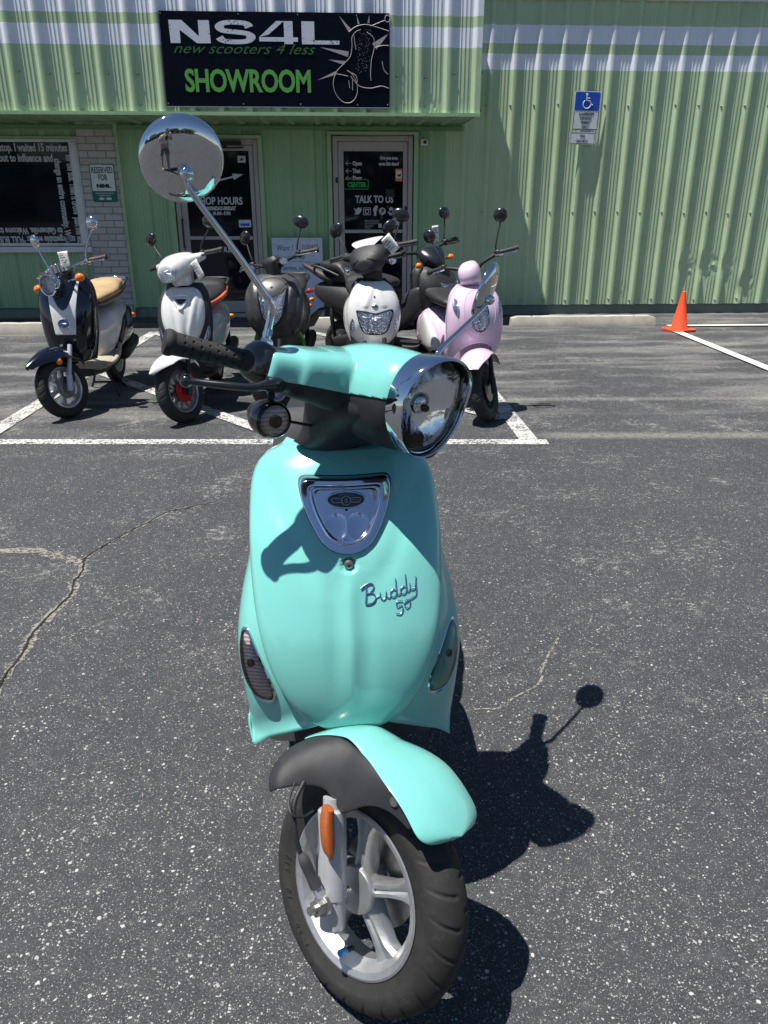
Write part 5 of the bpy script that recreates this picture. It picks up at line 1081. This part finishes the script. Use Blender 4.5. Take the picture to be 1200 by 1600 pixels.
# --- B: white sporty scooter with black and coral seat
def scooter_b():
    r = empty('parked_scooter', (-1.075, 5.06, 0), radians(-2)); r.scale = (.955,)*3; tag(r, 'white scooter with a black and coral seat and red brake parts', 'scooter', GR)
    St = S2(-30); parts_front(r, St, 'steel', 12, .047, 'red', 'dark'); fender(r, St, 'white', .272, -55, 52, .082, .06, .15, wb=.01)
    yc = [(.42, .235), (.47, .205), (.55, .185), (.65, .19), (.75, .215), (.84, .26), (.88, .30)]; wp = [(.42, .015), (.45, .05), (.50, .075), (.56, .112), (.66, .150), (.76, .152), (.84, .125), (.88, .085)]; dp = [(.42, .02), (.55, .06), (.7, .10), (.88, .07)]
    m_ = lambda x, z, q: -.010*max(0, 1-((abs(x)-.055-.2*max(0, z-.6))/.02)**2)*(1 if z > .5 else 0)-.012*math.exp(-(x/.03)**2)*(1 if z < .75 else .2)
    panel('front_panel', r, 'white', yc, wp, dp, .42, .88, 2.2, mod=m_, solid=.01); fy = lambda x, z: py(x, z, yc, wp, dp, 2.2)+m_(x, z, 0)
    y2 = [(.40, .26), (.5, .225), (.62, .225), (.8, .27), (.90, .33)]; w2 = [(.38, .12), (.46, .165), (.56, .185), (.68, .19), (.8, .175), (.90, .12)]; d2_ = [(.4, .10), (.9, .10)]
    panel('leg_shield', r, 'hplastic', y2, w2, d2_, .38, .90, 2.2, solid=.012)
    for s in (-1, 1):
        patch('corner_lamp', r, 'refl', [(s*.110, .475), (s*.150, .50), (s*.178, .56), (s*.176, .63), (s*.160, .60), (s*.135, .53)], lambda x, z: py(x, z, y2, w2, d2_, 2.2), .006)
        patch('corner_lens', r, 'lens2', [(s*.108, .473), (s*.152, .50), (s*.180, .56), (s*.177, .635), (s*.158, .60), (s*.132, .53)], lambda x, z: py(x, z, y2, w2, d2_, 2.2), .010)
    patch('badge_vent', r, 'plastic', [(-.035, .808), (.035, .808), (.022, .790), (0, .775), (-.022, .790)], fy, .006, smooth=20)
    rimout('badge_frame', r, 'white', [(-.06, .825), (0, .835), (.06, .825), (.03, .775), (0, .745), (-.03, .775)], fy, .006, .008)
    b = B(); b.loft('z', [(.34, 0, .34, .14, .05), (.60, 0, .39, .17, .04), (.82, 0, .43, .16, .04), (.90, 0, .44, .11, .03)], 28, 4, 3); b.build('inner_leg_shield', 'plastic', r)
    # headset with its own headlight
    b = B(); b.loft('y', [(.21, 0, .985, .065, .055), (.26, 0, 1.0, .100, .075), (.33, 0, 1.02, .125, .080), (.42, 0, 1.035, .13, .065), (.47, 0, 1.04, .10, .03)], 32, 4, 2.4)
    b.loft('x', [(-.21, .40, 1.045, .03, .022), (-.1, .385, 1.035, .05, .04), (0, .37, 1.02, .06, .05), (.1, .385, 1.035, .05, .04), (.21, .40, 1.045, .03, .022)], 24, 4, 2.6); b.loft('z', [(.88, 0, .36, .06, .06), (.98, 0, .34, .08, .09)], 20, 3)
    bmx = blend(b, .008, 5); bm_obj(bmx, 'headset_cover', 'white', r, St, .002, ((0, 0, .965), (0, .25, 1)), 60); bm_obj(bmx, 'lower_headset', 'plastic', r, St, 0, ((0, 0, .97), (0, -.25, -1)), 60)
    hy = lambda x, z: .212+4.2*x*x+.6*max(0, z-1.0)
    patch('headlight', r, 'refl', [(-.085, 1.01), (-.04, 1.02), (0, 1.012), (.04, 1.02), (.085, 1.01), (.070, .955), (.035, .938), (0, .935), (-.035, .938), (-.070, .955)], hy, .012, St=St)
    patch('headlight_lens', r, 'lens2', [(-.088, 1.013), (-.04, 1.023), (0, 1.015), (.04, 1.023), (.088, 1.013), (.072, .953), (.035, .935), (0, .932), (-.035, .935), (-.072, .953)], hy, .020, St=St)
    bar(r, St, 1.03, .33, 'grip', 'dark', mirror=('oval', 'plastic', .040, .17, .09)); blinker(r, St, (.15, .36, .99), .05, 'refl', 'dark', .02); blinker(r, St, (-.15, .36, .99), -.05, 'refl', 'dark', .02)
    tagcard(r, St, (.19, .32, .965), -.3); floor_(r, 'plastic'); rear(r, 'white', 'seat', .50, .80, 'plastic', 'coral', 'dark')
scooter_b()
# --- C: matte grey scooter, big V headlamp in the shield, naked bar
def scooter_c():
    r = empty('parked_scooter', (-.50, 5.32, 0), radians(-4)); r.scale = (.965,)*3; tag(r, 'matte grey scooter with a wide V shaped headlight and naked handlebar', 'scooter', GR)
    St = S2(-30); parts_front(r, St, 'alu', 5, .052, 'steel', 'dark'); fender(r, St, 'plastic', .265, -50, 34, .075, .05, .4)
    yc = [(.50, .25), (.56, .20), (.64, .17), (.74, .18), (.82, .21), (.89, .27), (.93, .33)]; wp = [(.50, .13), (.56, .175), (.64, .205), (.74, .215), (.82, .20), (.89, .16), (.93, .11)]; dp = [(.50, .08), (.7, .14), (.93, .08)]
    m_ = lambda x, z, q: -.014*max(0, 1-abs(abs(x)-(.115+.2*(z-.72)))/.02)+.016*max(0, 1-abs(abs(x)-(.155+.2*(z-.70)))/.022)
    panel('front_cowl', r, 'grey', yc, wp, dp, .50, .93, 2.1, mod=m_, solid=.012, sm=35); fy = lambda x, z: py(x, z, yc, wp, dp, 2.1)+m_(x, z, 0)
    V = [(-.105, .855), (-.075, .825), (-.035, .79), (0, .78), (.035, .79), (.075, .825), (.105, .855), (.098, .77), (.080, .68), (.045, .61), (0, .585), (-.045, .61), (-.080, .68), (-.098, .77)]
    hy = lambda x, z: tab(z, yc)+1.5*x*x
    patch('headlight', r, 'refl', V, hy, .014); patch('headlight_lens', r, 'lens2', [(x*1.03, .72+(z-.72)*1.02) for x, z in V], hy, .026, dome=.012); rimout('headlight_frame', r, 'hplastic', V, hy, .012, .008)
    patch('beak', r, 'grey', [(-.105, .872), (-.06, .905), (0, .915), (.06, .905), (.105, .872), (.045, .81), (0, .79), (-.045, .81)], hy, .022, dome=.004)
    B().lathe([(0, 0), (0, .010), (-.003, .010), (-.004, 0)], (0, hy(0, .85)-.027, .85), 'y', 16).build('badge', 'steel', r)
    b = B(); b.loft('z', [(.36, 0, .36, .13, .06), (.50, 0, .37, .16, .08), (.70, 0, .39, .19, .09), (.86, 0, .42, .17, .09), (.92, 0, .43, .12, .06)], 28, 4, 3); b.build('inner_leg_shield', 'grey', r)
    for s in (-1, 1): B().tube([(.15*s, .42, .50), (.175*s, .46, .44), (.17*s, .6, .33)], [.02, .02, .015], 8).build('green_trim', 'green', r)
    b = B(St); b.loft('z', [(.90, 0, .37, .04, .05), (.98, 0, .37, .055, .05), (1.02, 0, .37, .075, .045), (1.05, 0, .375, .05, .03)], 20, 4, 3); b.build('instrument_pod', 'plastic', r)
    bar(r, St, .965, .355, 'grip', 'steel', mirror=('oval', 'plastic', .043, .19, .05), tube='dark', rise=.06)
    for s in (-1, 1): blinker(r, St, (.15*s, .31, 1.0), .07*s, 'refl', 'dark', .026)
    floor_(r, 'plastic'); rear(r, 'grey', 'seat', .54, .80, 'plastic', None, 'dark')
scooter_c()
# --- D: white shield, black cowl
def scooter_d():
    r = empty('parked_scooter', (.23, 5.22, 0), radians(3)); tag(r, 'white scooter with black fly screen and paper tags behind the mint handlebar', 'scooter', GR)
    St = S2(-28); parts_front(r, St, 'alu', 5, .045, 'steel', 'dark'); fender(r, St, 'white', .268, -50, 40, .078, .055, .3)
    yc = [(.44, .215), (.52, .185), (.62, .175), (.72, .195), (.80, .235), (.86, .285)]; wp = [(.44, .11), (.50, .16), (.60, .185), (.70, .182), (.78, .155), (.83, .12), (.86, .075)]; dp = [(.44, .08), (.65, .11), (.86, .07)]
    m_ = lambda x, z, q: -.010*max(0, 1-abs(abs(x)-max(0, (.86-z)*.42))/.03)*(1 if z > .70 else .4)
    panel('leg_shield', r, 'white', yc, wp, dp, .44, .86, 2.3, mod=m_, solid=.014, sm=40); fy = lambda x, z: py(x, z, yc, wp, dp, 2.3)+m_(x, z, 0)
    H_ = [(-.125, .675), (-.06, .668), (0, .655), (.06, .668), (.125, .675), (.108, .60), (.075, .53), (0, .515), (-.075, .53), (-.108, .60)]
    hy = lambda x, z: tab(z, yc)+1.4*x*x
    patch('headlight', r, 'refl', H_, hy, .012); patch('headlight_lens', r, 'lens2', [(x*1.02, z) for x, z in H_], hy, .020, dome=.010); rimout('headlight_frame', r, 'hplastic', H_, hy, .010, .005)
    for s in (-1, 1): patch('corner_lamp', r, 'refl', [(s*.135, .545), (s*.165, .52), (s*.172, .56), (s*.165, .60), (s*.148, .62)], fy, .006)
    patch('badge', r, 'scriptm', [(0, .72), (.024, .706), (0, .692), (-.024, .706)], fy, .006, smooth=20); B().ball((0, fy(0, .765)-.004, .765), .006).build('shield_screw', 'dark', r)
    b = B(); b.loft('z', [(.34, 0, .34, .14, .05), (.60, 0, .39, .175, .04), (.80, 0, .42, .15, .04), (.87, 0, .43, .10, .03)], 28, 4, 3); b.build('inner_leg_shield', 'plastic', r)
    b = B(); b.loft('y', [(.225, 0, .965, .05, .04), (.27, 0, .985, .105, .07), (.34, 0, 1.01, .135, .09), (.42, 0, 1.04, .13, .075), (.47, 0, 1.06, .10, .04)], 32, 4, 2.4); b.loft('z', [(.84, 0, .37, .055, .055), (.94, 0, .35, .08, .08)], 20, 3)
    b.loft('x', [(-.20, .40, 1.04, .028, .022), (-.1, .385, 1.03, .045, .04), (0, .37, 1.02, .06, .05), (.1, .385, 1.03, .045, .04), (.20, .40, 1.04, .028, .022)], 24, 4, 2.6)
    bmx = blend(b, .008, 5); bm_obj(bmx, 'headset_cover', 'hplastic', r, St, 0, None, 60)
    for s in (-1, 1):
        for k in range(3): B(St).tube([(s*.03, .235+.03*k, 1.015+.018*k), (s*.075, .25+.035*k, 1.0+.02*k), (s*.115, .30+.03*k, .985+.02*k)], [.004, .008, .004], 8).build('cowl_rib', 'hplastic', r)
    b = B(St); b.loft('y', [(.33, 0, 1.09, .07, .006), (.36, 0, 1.115, .105, .010), (.42, 0, 1.125, .115, .012), (.47, 0, 1.10, .10, .010)], 24, 4, 2.4); b.build('headset_top', 'white', r)
    bar(r, St, 1.02, .33, 'grip', 'dark', mirror=('oval', 'plastic', .045, .17, .06)); tagcard(r, St, (.18, .34, 1.07), -.5, .042, .06)
    for s in (-1, 1): blinker(r, St, (.17*s, .34, .96), .05*s, 'refl', 'dark', .022)
    floor_(r, 'plastic'); rear(r, 'white', 'seat', .50, .78, 'plastic', None, 'dark')
scooter_d()
# --- E: black sport scooter standing across behind D
def scooter_e():
    r = empty('parked_scooter', (.97, 6.0, 0), radians(50)); tag(r, 'black sport scooter parked crosswise at the back behind the white scooter with the fly screen', 'scooter', GR)
    St = S2(-25); parts_front(r, St, 'dark', 5, .052, 'steel', 'dark'); fender(r, St, 'black', .268, -50, 36, .078, .055, .3)
    yc = [(.45, .25), (.55, .19), (.66, .15), (.76, .16), (.86, .22), (.92, .28)]; wp = [(.45, .08), (.55, .15), (.66, .19), (.78, .20), (.88, .16), (.92, .10)]; dp = [(.45, .08), (.7, .18), (.92, .10)]
    m_ = lambda x, z, q: -.016*max(0, 1-abs(abs(x)-(.08+.3*(z-.66)))/.03)
    panel('leg_shield', r, 'hplastic', yc, wp, dp, .45, .92, 2.0, mod=m_, solid=.014, sm=35)
    H_ = [(-.12, .80), (-.04, .77), (0, .75), (.04, .77), (.12, .80), (.10, .73), (.03, .69), (0, .685), (-.03, .69), (-.10, .73)]; hy = lambda x, z: tab(z, yc)+1.6*x*x
    patch('headlight', r, 'refl', H_, hy, .014); patch('headlight_lens', r, 'lens2', H_, hy, .022)
    for s in (-1, 1): B().loft('y', [(.28, s*.13, .70, .02, .05), (.38, s*.165, .64, .03, .12), (.50, s*.17, .56, .03, .13), (.62, s*.15, .46, .03, .08), (.76, s*.13, .42, .03, .06)], 20, 4, 2.6).build('side_fairing', 'hplastic', r)
    b = B(); b.loft('z', [(.34, 0, .36, .12, .06), (.60, 0, .40, .17, .06), (.84, 0, .42, .15, .07), (.92, 0, .42, .10, .05)], 28, 4, 3); b.build('inner_leg_shield', 'plastic', r)
    b = B(); b.loft('y', [(.22, 0, .94, .04, .03), (.28, 0, .97, .09, .05), (.36, 0, 1.0, .11, .06), (.43, 0, 1.02, .09, .04)], 28, 4, 2.4); b.loft('z', [(.86, 0, .37, .06, .06), (.96, 0, .36, .07, .07)], 20, 3); bm_obj(blend(b, .008, 5), 'headset_cover', 'black', r, St, 0, None, 60)
    bar(r, St, 1.0, .34, 'grip', 'dark', mirror=('oval', 'plastic', .045, .19, .06), rise=.04)
    for s in (-1, 1): blinker(r, St, (.15*s, .30, .95), .06*s, 'amber', 'dark', .022)
    tagcard(r, St, (.05, .33, 1.14), .1, .03, .06)
    floor_(r, 'plastic')
    rear(r, 'hplastic', 'seat', .56, .83, 'plastic', None, 'hplastic', seatrise=.06, bodyw=.15)
    b = B(); b.loft('y', [(1.12, .15, .30, .04, .045), (1.2, .16, .34, .055, .06), (1.45, .165, .44, .055, .06), (1.50, .165, .46, .035, .04)], 24, 4, 2.4); b.build('heat_shield', 'hplastic', r); 
    b = B(); b.loft('y', [(1.30, 0, .74, .10, .05), (1.48, 0, .80, .085, .04), (1.66, 0, .86, .05, .02), (1.70, 0, .87, .02, .01)], 24, 4, 2.6); b.build('tail_cowl', 'hplastic', r)
    b = B(); b.box(-.10, .10, 1.69, 1.72, .62, .64); b.ball((.09, 1.73, .63), (.02, .02, .025)); b.build('rear_reflector', 'red', r)
scooter_e()
# --- F: lilac scooter
def scooter_f():
    r = empty('parked_scooter', (.93, 4.98, 0), radians(9)); r.scale = (.945,)*3; tag(r, 'pastel lilac scooter at the right end of the row, round nose and naked handlebar', 'scooter', GR)
    St = S2(-38); parts_front(r, St, 'dark', 5, .047, 'steel', 'dark'); fender(r, St, 'lilac', .30, -62, 47, .100, .06, .75, wb=.02)
    B(St).loft('z', [(.33, -.095, .03, .008, .012), (.37, -.095, .05, .010, .014), (.40, -.095, .06, .006, .010)], 10, 3).build('fender_reflector', 'amberr', r)
    yc = [(.36, .32), (.42, .26), (.50, .20), (.60, .165), (.70, .16), (.78, .18), (.86, .235), (.90, .30)]; wp = [(.36, .16), (.44, .185), (.54, .20), (.64, .205), (.74, .20), (.82, .175), (.88, .13), (.90, .095)]; dp = [(.36, .06), (.55, .12), (.75, .15), (.90, .08)]
    def zb_(x, z, q): return 0
    # the shield is cut away in an arch over the fender
    def f(u, v):
        s = 2*u-1; q = abs(sin(s*pi/2)); zl = .36+.16*(1-q**2.2); z = zl+(.90-zl)*v; W_ = tab(z, wp); x = W_*sin(s*pi/2); y = tab(max(z, .40), yc)+tab(z, dp)*(1-max(0, 1-q**2.3)**(1/2.3))
        k = max(0, 1-v/.10); return (x, y-.012*k*k, z)
    B().surf(f, 51, 50).build('leg_shield', 'lilac', r, smooth=60, solid=.005, off=0)
    hy = lambda x, z: py(x, z, yc, wp, dp, 2.3)
    O_ = [(.062*sin(t)*(1-.18*cos(t+pi)), .715-.115*cos(t)) for t in [i*pi/8 for i in range(16)]]
    patch('headlight', r, 'refl', O_, hy, .006, dome=.010); patch('headlight_lens', r, 'lens2', [(x*1.03, .715+(z-.715)*1.03) for x, z in O_], hy, .012, dome=.014); rimout('headlight_frame', r, 'chrome', O_, hy, .006, .005)
    rimout('shield_crease', r, 'lilac', [(.0, .55), (.06, .575), (.10, .64), (.115, .72), (.105, .80), (.07, .855), (0, .875), (-.07, .855), (-.105, .80), (-.115, .72), (-.10, .64), (-.06, .575)], hy, -.002, .007)
    for s in (-1, 1): patch('turn_signal', r, 'refl', [(s*.155, .70), (s*.172, .73), (s*.178, .78), (s*.165, .82), (s*.150, .80), (s*.148, .74)], hy, .006); patch('signal_lens', r, 'lens2', [(s*.153, .70), (s*.174, .73), (s*.180, .78), (s*.165, .823), (s*.148, .80), (s*.146, .74)], hy, .010)
    b = B(); b.loft('z', [(.34, 0, .37, .15, .05), (.60, 0, .39, .185, .05), (.82, 0, .41, .16, .05), (.90, 0, .42, .10, .04)], 28, 4, 3); b.build('inner_leg_shield', 'lilac', r)
    b = B(St); b.loft('z', [(.90, 0, .375, .055, .07), (.93, 0, .345, .070, .085), (.97, 0, .335, .078, .088), (1.02, 0, .34, .074, .078), (1.055, 0, .355, .05, .05), (1.066, 0, .36, .02, .02)], 28, 5, 2.3); b.build('headset_cover', 'lilac', r)
    bar(r, St, .99, .345, 'grip', 'chrome', mirror=('round', 'plastic', .048, .22, .07), tube='dark', rise=.07)
    floor_(r, 'plastic'); rear(r, 'lilac', 'seat', .50, .79, 'plastic', None, 'dark', pan='lilac')
    for s in (-1, 1): B().loft('y', [(.78, s*.14, .42, .03, .04), (.86, s*.165, .46, .03, .10), (1.0, s*.17, .50, .03, .14), (1.12, s*.165, .50, .03, .10)], 20, 4, 2.5).build('white_trim', 'white', r)
scooter_f()
